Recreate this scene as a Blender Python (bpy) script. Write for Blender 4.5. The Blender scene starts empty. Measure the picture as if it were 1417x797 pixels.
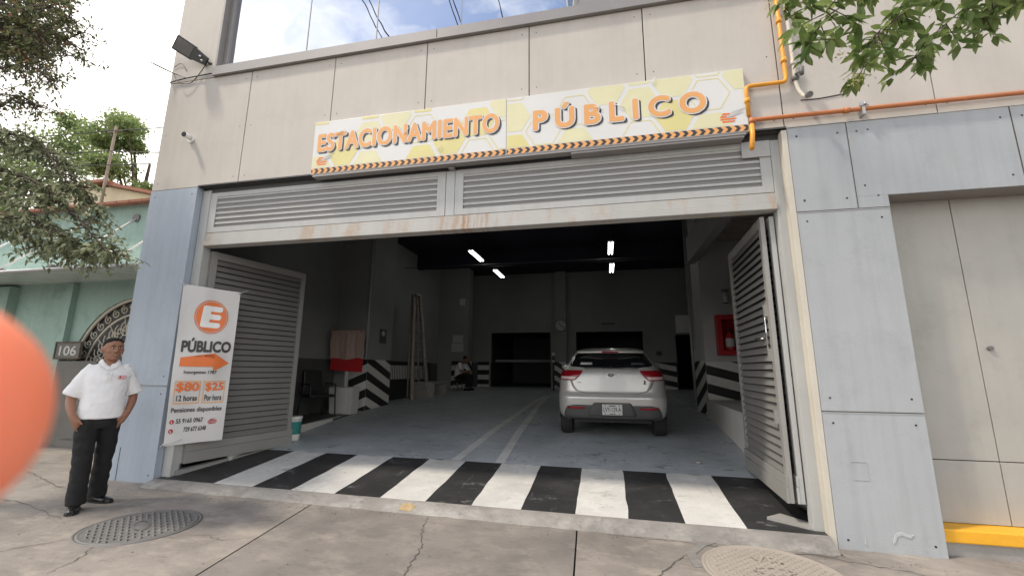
import bpy, bmesh, math, random
from mathutils import Vector, Matrix, noise
R = math.radians
rnd = random.Random(7)
scn = bpy.context.scene
COL = scn.collection

# ---------------------------------------------------------------- camera
CAM = Vector((0, -4.54, 1.40)); YAW, PITCH, ROLL = -.2125, .1885, .0067
fw = Vector((math.sin(YAW)*math.cos(PITCH), math.cos(YAW)*math.cos(PITCH), math.sin(PITCH)))
rt0 = Vector((math.cos(YAW), -math.sin(YAW), 0)); up0 = rt0.cross(fw)
rt = rt0*math.cos(ROLL)+up0*math.sin(ROLL); up = up0*math.cos(ROLL)-rt0*math.sin(ROLL)
cd = bpy.data.cameras.new('camera'); cam = bpy.data.objects.new('camera', cd); COL.objects.link(cam)
cam.matrix_world = Matrix(((rt.x, up.x, -fw.x, CAM.x), (rt.y, up.y, -fw.y, CAM.y), (rt.z, up.z, -fw.z, CAM.z), (0, 0, 0, 1)))
cd.sensor_width = 36; cd.sensor_fit = 'HORIZONTAL'; cd.lens = 591/1417*36
cd.clip_start = .005; cd.clip_end = 2000
cd.dof.use_dof = True; cd.dof.focus_distance = 6; cd.dof.aperture_fstop = 11
scn.camera = cam
def at(px, py, d):
    'point of the photograph (1417 x 797 pixels) at depth d metres'
    return CAM + (fw + rt*((px-708.5)/591) - up*((py-398.5)/591))*d

# ---------------------------------------------------------------- sky and sun
SUN_EL, SUN_AZ = R(58), R(242)        # azimuth clockwise from +y
w = bpy.data.worlds.new('World'); scn.world = w; w.use_nodes = True
nt = w.node_tree; nt.nodes.clear()
def N(nt, typ, **kw):
    n = nt.nodes.new(typ)
    for k, v in kw.items():
        if k[0] == '_': setattr(n, k[1:], v)
        else: n.inputs[k.replace('__', ' ')].default_value = v
    return n
sky = N(nt, 'ShaderNodeTexSky', _sky_type='NISHITA', _sun_disc=False, _sun_elevation=SUN_EL, _sun_rotation=SUN_AZ, _dust_density=1.0, _air_density=1.0)
tc = N(nt, 'ShaderNodeTexCoord')
mp = N(nt, 'ShaderNodeMapping'); mp.inputs['Scale'].default_value = (1, 1, 1.9)
ns = N(nt, 'ShaderNodeTexNoise', Scale=2.3, Detail=9, Roughness=.58, Distortion=.25)
rp = N(nt, 'ShaderNodeValToRGB'); rp.color_ramp.elements[0].position = .45; rp.color_ramp.elements[1].position = .64
sep = N(nt, 'ShaderNodeSeparateXYZ')
ry = N(nt, 'ShaderNodeMapRange'); ry.inputs[1].default_value = -.15; ry.inputs[2].default_value = .45   # the white haze bank behind the building
rz = N(nt, 'ShaderNodeMapRange'); rz.inputs[1].default_value = .30; rz.inputs[2].default_value = .60; rz.inputs[3].default_value = .85; rz.inputs[4].default_value = 0
mxh = N(nt, 'ShaderNodeMath', _operation='MAXIMUM')
mixc = N(nt, 'ShaderNodeMixRGB'); mixc.inputs[2].default_value = (9.0, 8.8, 8.5, 1)      # clouds
mix = N(nt, 'ShaderNodeMixRGB'); mix.inputs[2].default_value = (10.5, 10.1, 9.5, 1)      # haze bank
bg = N(nt, 'ShaderNodeBackground', Strength=.13); wo = N(nt, 'ShaderNodeOutputWorld')
L = nt.links.new
L(tc.outputs['Generated'], mp.inputs[0]); L(mp.outputs[0], ns.inputs['Vector']); L(ns.outputs[0], rp.inputs[0])
L(tc.outputs['Generated'], sep.inputs[0]); L(sep.outputs[1], ry.inputs[0])
L(rp.outputs[0], mixc.inputs[0]); L(sky.outputs[0], mixc.inputs[1]); L(sep.outputs[2], rz.inputs[0]); L(ry.outputs[0], mxh.inputs[0]); L(rz.outputs[0], mxh.inputs[1]); L(mxh.outputs[0], mix.inputs[0]); L(mixc.outputs[0], mix.inputs[1]); L(mix.outputs[0], bg.inputs[0]); L(bg.outputs[0], wo.inputs[0])
sd = bpy.data.lights.new('sun', 'SUN'); sd.energy = 1.9; sd.angle = R(5); sd.color = (1, .90, .76)
sun = bpy.data.objects.new('sun', sd); COL.objects.link(sun); sun.location = (-6, -20, 30)
sdir = Vector((math.sin(SUN_AZ)*math.cos(SUN_EL), math.cos(SUN_AZ)*math.cos(SUN_EL), math.sin(SUN_EL)))
sun.rotation_euler = sdir.to_track_quat('Z', 'Y').to_euler()
vs = scn.view_settings; vs.view_transform = 'Standard'; vs.look = 'None'; vs.gamma = 1; vs.use_curve_mapping = False
vs.exposure = 0.82
scn.cycles.max_bounces = 8; scn.cycles.diffuse_bounces = 4; scn.cycles.glossy_bounces = 4
scn.cycles.sample_clamp_indirect = 8; scn.cycles.use_denoising = True

# ---------------------------------------------------------------- materials
def mat(name, col, rough=.6, var=.12, scale=3, bump=0, bscale=40, metal=0, spec=.5, streak=0, dirt=None, dirt_amt=.0, dirt_scale=6, stretch=(1, 1, 1), emit=0, trans=0, coat=0):
    m = bpy.data.materials.new(name); m.use_nodes = True; t = m.node_tree; b = t.nodes['Principled BSDF']; l = t.links.new
    b.inputs['Roughness'].default_value = rough; b.inputs['Metallic'].default_value = metal; b.inputs['Specular IOR Level'].default_value = spec
    if coat: b.inputs['Coat Weight'].default_value = coat; b.inputs['Coat Roughness'].default_value = .05
    if emit:
        b.inputs['Emission Color'].default_value = (*col, 1); b.inputs['Emission Strength'].default_value = emit
    co = N(t, 'ShaderNodeTexCoord'); ma = N(t, 'ShaderNodeMapping'); ma.inputs['Scale'].default_value = stretch
    l(co.outputs['Object'], ma.inputs[0])
    n1 = N(t, 'ShaderNodeTexNoise', Scale=scale, Detail=7, Roughness=.62); l(ma.outputs[0], n1.inputs['Vector'])
    r1 = N(t, 'ShaderNodeMapRange'); r1.inputs[1].default_value = .28; r1.inputs[2].default_value = .72
    r1.inputs[3].default_value = 1-var; r1.inputs[4].default_value = 1+var; l(n1.outputs[0], r1.inputs[0])
    x = N(t, 'ShaderNodeMixRGB', _blend_type='MULTIPLY', Fac=1); x.inputs[1].default_value = (*col, 1); l(r1.outputs[0], x.inputs[2])
    out = x.outputs[0]
    if streak:                                        # rain streaks: noise drawn out along z
        m2 = N(t, 'ShaderNodeMapping'); m2.inputs['Scale'].default_value = (9, 9, .5); l(co.outputs['Object'], m2.inputs[0])
        n2 = N(t, 'ShaderNodeTexNoise', Scale=1.2, Detail=6, Roughness=.6); l(m2.outputs[0], n2.inputs['Vector'])
        r2 = N(t, 'ShaderNodeMapRange'); r2.inputs[1].default_value = .45; r2.inputs[2].default_value = .75; r2.inputs[3].default_value = 1; r2.inputs[4].default_value = 1-streak
        l(n2.outputs[0], r2.inputs[0])
        y = N(t, 'ShaderNodeMixRGB', _blend_type='MULTIPLY', Fac=1); l(out, y.inputs[1]); l(r2.outputs[0], y.inputs[2]); out = y.outputs[0]
    if dirt:
        n3 = N(t, 'ShaderNodeTexNoise', Scale=dirt_scale, Detail=10, Roughness=.72); l(ma.outputs[0], n3.inputs['Vector'])
        r3 = N(t, 'ShaderNodeMapRange'); r3.inputs[1].default_value = .52; r3.inputs[2].default_value = .68; r3.inputs[4].default_value = dirt_amt
        l(n3.outputs[0], r3.inputs[0])
        y = N(t, 'ShaderNodeMixRGB'); y.inputs[2].default_value = (*dirt, 1); l(r3.outputs[0], y.inputs[0]); l(out, y.inputs[1]); out = y.outputs[0]
    l(out, b.inputs['Base Color'])
    if bump:
        n4 = N(t, 'ShaderNodeTexNoise', Scale=bscale, Detail=6, Roughness=.65); l(ma.outputs[0], n4.inputs['Vector'])
        bp = N(t, 'ShaderNodeBump', Strength=bump, Distance=.02); l(n4.outputs[0], bp.inputs['Height']); l(bp.outputs[0], b.inputs['Normal'])
    if trans:
        b.inputs['Subsurface Weight'].default_value = trans
    return m
def leafmat(name, c0, c1, rough=.45, trans=.35, c2=None):
    m = bpy.data.materials.new(name); m.use_nodes = True; t = m.node_tree; b = t.nodes['Principled BSDF']; l = t.links.new
    g = N(t, 'ShaderNodeNewGeometry'); r = N(t, 'ShaderNodeValToRGB'); l(g.outputs['Random Per Island'], r.inputs[0])
    r.color_ramp.elements[0].color = (*c0, 1); r.color_ramp.elements[1].color = (*c1, 1)
    if c2: e_ = r.color_ramp.elements.new(.86); e_.color = (*c1, 1); r.color_ramp.elements[2].color = (*c2, 1)
    l(r.outputs[0], b.inputs['Base Color']); b.inputs['Roughness'].default_value = rough
    tr = N(t, 'ShaderNodeBsdfTranslucent'); l(r.outputs[0], tr.inputs[0]); mx = N(t, 'ShaderNodeMixShader', Fac=trans)
    l(b.outputs[0], mx.inputs[1]); l(tr.outputs[0], mx.inputs[2]); l(mx.outputs[0], t.nodes['Material Output'].inputs[0])
    return m
M = {}
M['clad'] = mat('beige cladding', (.515, .475, .43), .75, .05, 1.3, .06, 90, streak=.06, dirt=(.38, .34, .31), dirt_amt=.3, dirt_scale=1.6)
M['gap'] = mat('joint shadow gap', (.09, .085, .08), .9)
M['blue'] = mat('grey blue paint', (.35, .40, .465), .62, .05, 1.5, .12, 45, dirt=(.27, .30, .335), dirt_amt=.45, dirt_scale=2.2, streak=.12)
M['grey'] = mat('grey paint', (.375, .392, .408), .62, .05, 1.5, .12, 45, dirt=(.28, .295, .305), dirt_amt=.45, dirt_scale=2.2, streak=.12)
M['chip'] = mat('bare plaster chips', (.44, .455, .46), .9, .1)
M['steel'] = mat('pale painted steel', (.425, .43, .42), .5, .06, 2, .03, 60, dirt=(.38, .35, .31), dirt_amt=.3, dirt_scale=3, streak=.1)
M['rust'] = mat('rust streaked steel', (.435, .43, .41), .6, .06, 3, .04, 60, dirt=(.40, .23, .11), dirt_amt=.55, dirt_scale=2.2, stretch=(1.5, 1, .5))
def add_rust(m, cx, half, col, amt):
    t = m.node_tree; b = t.nodes['Principled BSDF']; l = t.links.new; src = b.inputs['Base Color'].links[0].from_socket
    c = N(t, 'ShaderNodeTexCoord'); sp = N(t, 'ShaderNodeSeparateXYZ'); l(c.outputs['Object'], sp.inputs[0])
    a = N(t, 'ShaderNodeMath', _operation='SUBTRACT'); l(sp.outputs[0], a.inputs[0]); a.inputs[1].default_value = cx
    ab = N(t, 'ShaderNodeMath', _operation='ABSOLUTE'); l(a.outputs[0], ab.inputs[0])
    r = N(t, 'ShaderNodeMapRange'); r.inputs[1].default_value = half; r.inputs[2].default_value = half*.15; l(ab.outputs[0], r.inputs[0])
    mm = N(t, 'ShaderNodeMapping'); mm.inputs['Scale'].default_value = (14, 1, 1.2); l(c.outputs['Object'], mm.inputs[0])
    n = N(t, 'ShaderNodeTexNoise', Scale=1.4, Detail=6, Roughness=.6); l(mm.outputs[0], n.inputs['Vector'])
    r2 = N(t, 'ShaderNodeMapRange'); r2.inputs[1].default_value = .47; r2.inputs[2].default_value = .66; r2.inputs[4].default_value = amt; l(n.outputs[0], r2.inputs[0])
    mu = N(t, 'ShaderNodeMath', _operation='MULTIPLY'); l(r.outputs[0], mu.inputs[0]); l(r2.outputs[0], mu.inputs[1])
    x = N(t, 'ShaderNodeMixRGB'); x.inputs[2].default_value = (*col, 1); l(mu.outputs[0], x.inputs[0]); l(src, x.inputs[1]); l(x.outputs[0], b.inputs['Base Color'])
add_rust(M['rust'], -1.52, .55, (.36, .17, .06), .9)
M['slat'] = mat('steel louvre slats', (.33, .325, .315), .5, .06, 3, .02, 60)
M['leafsteel'] = mat('warm grey steel', (.275, .27, .255), .5, .08, 2, .04, 50, dirt=(.25, .22, .19), dirt_amt=.35, dirt_scale=4)
M['cream'] = mat('cream trim', (.56, .52, .44), .6, .08, 4, .05, 60, dirt=(.4, .37, .32), dirt_amt=.4, dirt_scale=8)
M['dark'] = mat('dark metal', (.03, .03, .032), .5)
M['black'] = mat('black plastic', (.014, .014, .015), .45, .1)
M['darkgrey'] = mat('dark grey', (.07, .07, .07), .6)
M['white'] = mat('white paint', (.78, .78, .76), .5, .05, 5)
M['frame'] = mat('bronze aluminium', (.28, .262, .25), .4, .06, 2, metal=.3, dirt=(.32, .29, .27), dirt_amt=.3)
M['orange'] = mat('orange pipe paint', (.74, .33, .03), .45, .12, 6, .05, 40, dirt=(.45, .14, .03), dirt_amt=.55, dirt_scale=5)
M['redpipe'] = mat('orange red pipe paint', (.50, .17, .055), .5, .12, 6, .05, 40, dirt=(.30, .10, .04), dirt_amt=.4, dirt_scale=5)
M['yellow'] = mat('yellow step paint', (.80, .40, .02), .5, .10, 5, .08, 30, dirt=(.52, .25, .03), dirt_amt=.5, dirt_scale=5)
M['conc'] = mat('concrete', (.30, .285, .265), .9, .14, 3, .25, 60, dirt=(.2, .19, .18), dirt_amt=.4)
M['wallgrey'] = mat('garage wall paint', (.26, .268, .265), .7, .08, 1.5, .05, 60)
M['pierwall'] = mat('pale pier paint', (.42, .425, .42), .7, .08, 2, .05, 60)
M['leafslat'] = mat('grey leaf slats', (.195, .19, .18), .5, .08, 3, .03, 60, dirt=(.15, .135, .12), dirt_amt=.3, dirt_scale=3)
M['doorpaint'] = mat('warm grey door paint', (.385, .37, .335), .55, .08, 1.5, .08, 40, dirt=(.29, .275, .25), dirt_amt=.5, dirt_scale=2.5, streak=.06)
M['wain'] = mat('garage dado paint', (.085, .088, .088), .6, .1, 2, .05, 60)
M['ceil'] = mat('navy ceiling paint', (.014, .014, .028), .8, .1)
M['sblack'] = mat('black stripe paint', (.018, .018, .019), .55, .2, 3)
M['swhite'] = mat('white stripe paint', (.62, .61, .58), .55, .07, 4)
M['orangeink'] = mat('orange print', (.72, .355, .125), .5, .03)
M['orangered'] = mat('orange red print', (.74, .17, .035), .5, .03)
M['darkink'] = mat('dark print', (.035, .032, .035), .5, .03)
M['red'] = mat('red', (.42, .02, .025), .4, .08)
M['signwhite'] = mat('sign board white', (.66, .655, .64), .4, .03, 2, dirt=(.6, .58, .55), dirt_amt=.2, dirt_scale=5)
M['hexyellow'] = mat('faded yellow print', (.66, .59, .26), .45, .06, 2)
M['hexpale'] = mat('pale yellow print', (.66, .63, .40), .45, .06, 2)
M['vinyl'] = mat('banner vinyl', (.60, .59, .575), .45, .04, 3, .04, 14, dirt=(.5, .48, .46), dirt_amt=.2)
M['teal'] = mat('teal render', (.30, .42, .375), .85, .1, 1.2, .2, 25, dirt=(.17, .245, .22), dirt_amt=.6, dirt_scale=1.5, streak=.12)
M['stone'] = mat('grey stone dado', (.15, .145, .13), .85, .15, 3, .2, 30, dirt=(.09, .085, .075), dirt_amt=.4)
M['tile'] = mat('rust roof tiles', (.26, .10, .06), .8, .2, 6, .2)
M['creamwall'] = mat('cream plaster', (.62, .50, .34), .8, .08)
M['bark'] = mat('bark', (.085, .065, .048), .9, .25, 8, .5, 30)
M['pole'] = mat('timber pole', (.20, .155, .115), .85, .15, 5)
M['skin'] = mat('skin', (.27, .13, .08), .5, .08, 9, trans=.12)
M['hair'] = mat('black hair', (.006, .005, .005), .7, .2, 30, .3, 120, spec=.2)
M['shirt'] = mat('white polo cotton', (.76, .76, .77), .85, .03, 6, .12, 300)
M['trouser'] = mat('black trousers', (.009, .009, .010), .9, .2, 6, .1, 200)
M['leather'] = mat('black shoe leather', (.012, .012, .012), .25, .1)
M['silver'] = mat('silver white car paint', (.50, .495, .475), .3, .02, 2, metal=.35, coat=.7)
M['glass'] = mat('dark car glass', (.008, .009, .011), .06, .02, spec=.7)
M['lens'] = mat('tail lamp lens', (.22, .006, .012), .12, .1, 12, spec=.6)
M['lensclear'] = mat('clear lamp lens', (.55, .42, .42), .15, .05, spec=.6)
M['tyre'] = mat('tyre rubber', (.018, .018, .018), .8, .15, 8)
M['chrome'] = mat('chrome', (.6, .6, .6), .15, .02, metal=1)
M['alu'] = mat('aluminium', (.42, .42, .42), .4, .06, metal=.6)
M['tube'] = mat('lit tube', (1, .98, .93), .5, 0, emit=5)
M['wood'] = mat('worn ladder timber', (.36, .325, .28), .75, .15, 6, .1)
M['towel'] = mat('pink grey towel', (.40, .29, .25), .95, .1, 20, .5, 150)
M['iron'] = mat('cast iron cover', (.15, .145, .14), .6, .12, 6, .15, 60, metal=.2, dirt=(.24, .22, .2), dirt_amt=.5, dirt_scale=5)
M['ironpale'] = mat('dusty cast cover', (.33, .29, .25), .8, .1, 6, .15, 60, dirt=(.2, .17, .15), dirt_amt=.4, dirt_scale=6)
M['green'] = mat('green label', (.03, .22, .20), .5)
M['paper'] = mat('paper', (.5, .5, .49), .8, .04)
M['flesh'] = mat('backlit finger flesh', (.82, .245, .14), .5, .08, 30, trans=.6)
M['nail'] = mat('finger nail', (.75, .38, .28), .3, .05)

def pane_mat():
    m = bpy.data.materials.new('mirrored window glass'); m.use_nodes = True; t = m.node_tree; b = t.nodes['Principled BSDF']
    b.inputs['Base Color'].default_value = (.58, .60, .63, 1); b.inputs['Metallic'].default_value = 1; b.inputs['Roughness'].default_value = .015
    c = N(t, 'ShaderNodeTexCoord'); n = N(t, 'ShaderNodeTexNoise', Scale=1.1, Detail=2); bp = N(t, 'ShaderNodeBump', Strength=.12, Distance=.06)
    t.links.new(c.outputs['Object'], n.inputs['Vector']); t.links.new(n.outputs[0], bp.inputs['Height']); t.links.new(bp.outputs[0], b.inputs['Normal'])
    return m
M['pane'] = pane_mat()

def ground_mat(name, base, dark, light, rough, scratch=0, scratch_col=(.05, .05, .05), slabs=False):
    'worn concrete or floor paint: broad blotches, fine grain, pits, optional scuff marks'
    m = bpy.data.materials.new(name); m.use_nodes = True; t = m.node_tree; b = t.nodes['Principled BSDF']; l = t.links.new
    b.inputs['Roughness'].default_value = rough
    c = N(t, 'ShaderNodeTexCoord')
    def nz(scale, det=8, ro=.65, st=(1, 1, 1), rot=0):
        mm = N(t, 'ShaderNodeMapping'); mm.inputs['Scale'].default_value = st; mm.inputs['Rotation'].default_value = (0, 0, rot)
        l(c.outputs['Object'], mm.inputs[0]); n = N(t, 'ShaderNodeTexNoise', Scale=scale, Detail=det, Roughness=ro); l(mm.outputs[0], n.inputs['Vector']); return n.outputs[0]
    def ramp(src, a, bb, hi=1):
        r = N(t, 'ShaderNodeMapRange'); r.inputs[1].default_value = a; r.inputs[2].default_value = bb; r.inputs[4].default_value = hi; l(src, r.inputs[0]); return r.outputs[0]
    def mixc(a, col, f, bt='MIX'):
        x = N(t, 'ShaderNodeMixRGB', _blend_type=bt); l(f, x.inputs[0])
        if hasattr(a, 'is_linked'): l(a, x.inputs[1])
        else: x.inputs[1].default_value = (*a, 1)
        x.inputs[2].default_value = (*col, 1); return x.outputs[0]
    o = mixc(base, dark, ramp(nz(.9), .42, .66, .9))
    o = mixc(o, light, ramp(nz(2.3, 9, .7, (1, 1.6, 1), .5), .50, .72, .8))
    o = mixc(o, dark, ramp(nz(7, 10, .75, (1, 2.2, 1), .4), .54, .70, .75))
    o = mixc(o, tuple(k*.45 for k in base), ramp(nz(34, 4, .6), .66, .76, .7))
    if scratch:
        o = mixc(o, scratch_col, ramp(nz(2.4, 14, .78, (1, 2.2, 1), .9), .575, .62, scratch))
        o = mixc(o, scratch_col, ramp(nz(3.2, 13, .76, (2.6, .5, 1), .2), .60, .65, scratch*.8))
    l(o, b.inputs['Base Color'])
    bp = N(t, 'ShaderNodeBump', Strength=.35, Distance=.012); l(nz(28, 8, .7), bp.inputs['Height']); l(bp.outputs[0], b.inputs['Normal'])
    return m
M['walk'] = ground_mat('sidewalk concrete', (.265, .236, .208), (.14, .125, .113), (.385, .338, .285), .85)
M['walk2'] = ground_mat('darker sidewalk slab', (.215, .192, .173), (.12, .109, .101), (.31, .274, .238), .85)
M['floor'] = ground_mat('blue grey floor paint', (.44, .475, .495), (.32, .347, .363), (.53, .56, .575), .42, .8, (.06, .065, .07))
M['zblack'] = ground_mat('black floor paint', (.03, .03, .031), (.02, .02, .02), (.055, .055, .055), .5, .9, (.13, .13, .13))
M['zwhite'] = ground_mat('white floor paint', (.60, .59, .56), (.44, .43, .41), (.68, .67, .65), .55, .85, (.36, .35, .33))
M['line'] = ground_mat('worn white lane paint', (.66, .66, .63), (.50, .50, .48), (.72, .72, .70), .5, .4, (.2, .21, .22))
M['sill'] = ground_mat('worn sill concrete', (.27, .255, .235), (.14, .132, .122), (.40, .385, .36), .85, .7, (.15, .14, .13))
M['road'] = ground_mat('asphalt', (.055, .055, .057), (.04, .04, .04), (.075, .075, .075), .9)
M['leaf_near'] = leafmat('dusty broad leaves', (.10, .13, .06), (.36, .39, .24), .36, .42)
M['leaf_dark'] = leafmat('dark small leaves', (.06, .085, .035), (.17, .18, .08), .45, .45, (.25, .10, .06))
M['leaf_far'] = leafmat('far green leaves', (.13, .19, .06), (.30, .37, .15), .5, .5)
M['leaf_top'] = leafmat('fresh green leaves', (.085, .15, .035), (.27, .34, .12), .35, .5)
M['blossom'] = leafmat('pale yellow buds', (.45, .42, .17), (.55, .5, .25), .6, .4)

# ---------------------------------------------------------------- mesh helpers
class MB:
    def __init__(s): s.bm = bmesh.new()
    def face(s, pts, mi=0, smooth=False):
        try: f = s.bm.faces.new([s.bm.verts.new(p) for p in pts])
        except ValueError: return None
        f.material_index = mi; f.smooth = smooth; return f
    def box(s, a, b, mi=0, mtx=None, bev=0):
        x0, y0, z0 = a; x1, y1, z1 = b
        vs = [Vector(v) for v in ((x0,y0,z0),(x1,y0,z0),(x1,y1,z0),(x0,y1,z0),(x0,y0,z1),(x1,y0,z1),(x1,y1,z1),(x0,y1,z1))]
        return s.hexa(vs, mi, mtx, bev)
    def hexa(s, vs, mi=0, mtx=None, bev=0):
        v = [s.bm.verts.new(mtx @ Vector(p) if mtx else p) for p in vs]
        fs = [s.bm.faces.new([v[i] for i in q]) for q in ((3,2,1,0),(4,5,6,7),(0,1,5,4),(1,2,6,5),(2,3,7,6),(3,0,4,7))]
        for f in fs: f.material_index = mi
        if bev:
            es = list({e for f in fs for e in f.edges})
            r = bmesh.ops.bevel(s.bm, geom=es, offset=bev, segments=2, profile=.6, affect='EDGES')
            for f in r['faces']: f.material_index = mi
        return s
    def rings(s, rings, mi=0, cap=(True, True), smooth=True, closed=True):
        vv = [[s.bm.verts.new(p) for p in r] for r in rings]; n = len(rings[0])
        for a, b in zip(vv, vv[1:]):
            for i in range(n if closed else n-1):
                try:
                    f = s.bm.faces.new((a[i], a[(i+1) % n], b[(i+1) % n], b[i])); f.material_index = mi; f.smooth = smooth
                except ValueError: pass
        if cap[0]: f = s.bm.faces.new(vv[0][::-1]); f.material_index = mi
        if cap[1]: f = s.bm.faces.new(vv[-1]); f.material_index = mi
        return s
    def tube(s, pts, rad, n=10, mi=0, cap=True, flat=None):
        'swept tube; rad: number, list of numbers or list of (ra, rb)'
        pts = [Vector(p) for p in pts]; out = []; prev = None
        for i, p in enumerate(pts):
            d = (pts[min(i+1, len(pts)-1)]-pts[max(i-1, 0)])
            d = d.normalized() if d.length > 1e-9 else Vector((0, 0, 1))
            if prev is None:
                a = flat.copy() if flat is not None else (Vector((1, 0, 0)) if abs(d.x) < .9 else Vector((0, 1, 0)))
            else: a = prev
            a = (a-d*a.dot(d)).normalized(); b = d.cross(a); prev = a
            r = rad[i] if isinstance(rad, (list, tuple)) else rad
            ra, rb = r if isinstance(r, (list, tuple)) else (r, r)
            out.append([p+a*math.cos(2*math.pi*k/n)*ra+b*math.sin(2*math.pi*k/n)*rb for k in range(n)])
        return s.rings(out, mi, (cap, cap))
    def cyl(s, a, b, r0, r1=None, n=20, mi=0): return s.tube([a, b], [r0, r0 if r1 is None else r1], n, mi)
    def ball(s, c, r, mi=0, nu=14, nv=9, mtx=None):
        r = Vector(r) if isinstance(r, (tuple, list, Vector)) else Vector((r, r, r)); c = Vector(c); rr = []
        for j in range(nv+1):
            t = math.pi*(j+.02*(1 if j == 0 else -1 if j == nv else 0))/nv
            ring = [Vector((r.x*math.sin(t)*math.cos(2*math.pi*i/nu), r.y*math.sin(t)*math.sin(2*math.pi*i/nu), -r.z*math.cos(t))) for i in range(nu)]
            rr.append([c+(mtx @ v if mtx else v) for v in ring])
        return s.rings(rr, mi)
    def prism(s, poly, fn, t0, t1, mi=0):
        'extrude a 2D polygon; fn(u, v, t) gives the 3D point'
        a = [s.bm.verts.new(fn(u, v, t0)) for u, v in poly]; b = [s.bm.verts.new(fn(u, v, t1)) for u, v in poly]
        n = len(poly)
        fs = [s.bm.faces.new(a), s.bm.faces.new(b[::-1])]+[s.bm.faces.new((a[i], b[i], b[(i+1) % n], a[(i+1) % n])) for i in range(n)]
        for f in fs: f.material_index = mi
        return s
    def grid(s, fn, nu, nv, mi=0, smooth=True):
        vv = [[s.bm.verts.new(fn(i/nu, j/nv)) for i in range(nu+1)] for j in range(nv+1)]
        for j in range(nv):
            for i in range(nu):
                f = s.bm.faces.new((vv[j][i], vv[j][i+1], vv[j+1][i+1], vv[j+1][i])); f.material_index = mi; f.smooth = smooth
        return s
    def mesh(s, name, mats, fix=True):
        if fix: bmesh.ops.recalc_face_normals(s.bm, faces=s.bm.faces[:])
        me = bpy.data.meshes.new(name); s.bm.to_mesh(me); s.bm.free()
        for m in (mats if isinstance(mats, (list, tuple)) else [mats]): me.materials.append(M[m] if isinstance(m, str) else m)
        return me
    def build(s, name, mats, parent=None, local=False, fix=True, smooth_angle=None):
        if parent is not None and not local:
            s.bm.transform(WM[parent.name].inverted())
        return link(name, s.mesh(name, mats, fix), parent)
WM = {}
def link(name, me, parent=None):
    o = bpy.data.objects.new(name, me); COL.objects.link(o)
    if parent is not None: o.parent = parent; WM[o.name] = WM[parent.name]
    else: WM[o.name] = Matrix.Identity(4)
    return o
def tag(o, label=None, cat=None, group=None, kind=None):
    if label: o['label'] = label
    if cat: o['category'] = cat
    if group: o['group'] = group
    if kind: o['kind'] = kind
    return o
def thing(name, label, cat, loc=(0, 0, 0), rot=(0, 0, 0), group=None):
    o = bpy.data.objects.new(name, None); COL.objects.link(o); o.location = loc; o.rotation_euler = rot
    o.empty_display_size = .2
    from mathutils import Euler
    WM[o.name] = Matrix.Translation(loc) @ Euler(rot).to_matrix().to_4x4()
    return tag(o, label, cat, group)
def dup(root, loc, rot=(0, 0, 0), label=None):
    r = root.copy(); COL.objects.link(r); r.location = loc; r.rotation_euler = rot
    if label: r['label'] = label
    for ch in root.children:
        c = ch.copy(); COL.objects.link(c); c.parent = r
        for g in ch.children:
            d = g.copy(); COL.objects.link(d); d.parent = c
    return r
def text_mesh(txt, size=1, bold=0, depth=.001, spacing=1.0):
    'built-in font as a flat mesh in local x (along) and y (up), base at 0; returns (mesh, width, height)'
    cu = bpy.data.curves.new('t', 'FONT'); cu.body = txt; cu.size = size; cu.offset = bold; cu.extrude = depth; cu.space_character = spacing; cu.resolution_u = 4
    o = bpy.data.objects.new('t', cu); COL.objects.link(o)
    dg = bpy.context.evaluated_depsgraph_get(); me = bpy.data.meshes.new_from_object(o.evaluated_get(dg))
    bpy.data.objects.remove(o); bpy.data.curves.remove(cu)
    xs = [v.co.x for v in me.vertices]; ys = [v.co.y for v in me.vertices]
    return me, (min(xs), max(xs)), (min(ys), max(ys))
def cut_grid(b, u0, u1, su, v0, v1, sv):
    'split flat faces along a grid so that they can follow a curved sheet'
    for n_, lo, hi, st in (((1, 0, 0), u0, u1, su), ((0, 1, 0), v0, v1, sv)):
        k = math.ceil(lo/st)
        while k*st < hi:
            bmesh.ops.bisect_plane(b, geom=b.verts[:]+b.edges[:]+b.faces[:], plane_co=Vector(n_)*(k*st), plane_no=n_, dist=1e-6); k += 1
def lettering(name, txt, fn, u0, v0, w, h, matname, parent, bold=.0, t=0, dep=.0008, spacing=1.0, local=False, box=None, cut=None):
    'text stretched into the box (u0, v0, w, h) of a surface fn(u, v, t); bold thickens the strokes by that share of the letter height'
    me, (xa, xb), (ya, yb) = text_mesh(txt, 1, 0, .001, spacing)
    if box: xa, xb, ya, yb = box
    b = bmesh.new(); sx, sy = w/(xb-xa), h/(yb-ya); n = 0
    sh = [(0, 0)] if not bold else [(0, 0)]+[(bold*math.cos(k*math.pi/5), bold*math.sin(k*math.pi/5)) for k in range(10)]
    for dx, dy in sh:
        c = bmesh.new(); c.from_mesh(me); q = min(dep*.5, .0004)*n/len(sh); n += 1
        for v in c.verts: v.co = Vector((u0+(v.co.x-xa+dx)*sx, v0+(v.co.y-ya)*sy+dy*sx*(sy/sx if h/max(w, 1e-6) > 3 else min(1, sy/sx)), t+(dep+q if v.co.z > 0 else q)))
        if cut: cut_grid(c, u0-.1, u0+w+.1, cut, v0-.05, v0+h+.05, cut*.4)
        for v in c.verts: v.co = fn(*v.co)
        m_ = bpy.data.meshes.new('q'); c.to_mesh(m_); c.free(); b.from_mesh(m_); bpy.data.meshes.remove(m_)
    bpy.data.meshes.remove(me)
    m = MB(); m.bm.free(); m.bm = b
    for f in b.faces: f.material_index = 0
    return m.build(name, matname, parent, local=local, fix=False)
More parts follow.
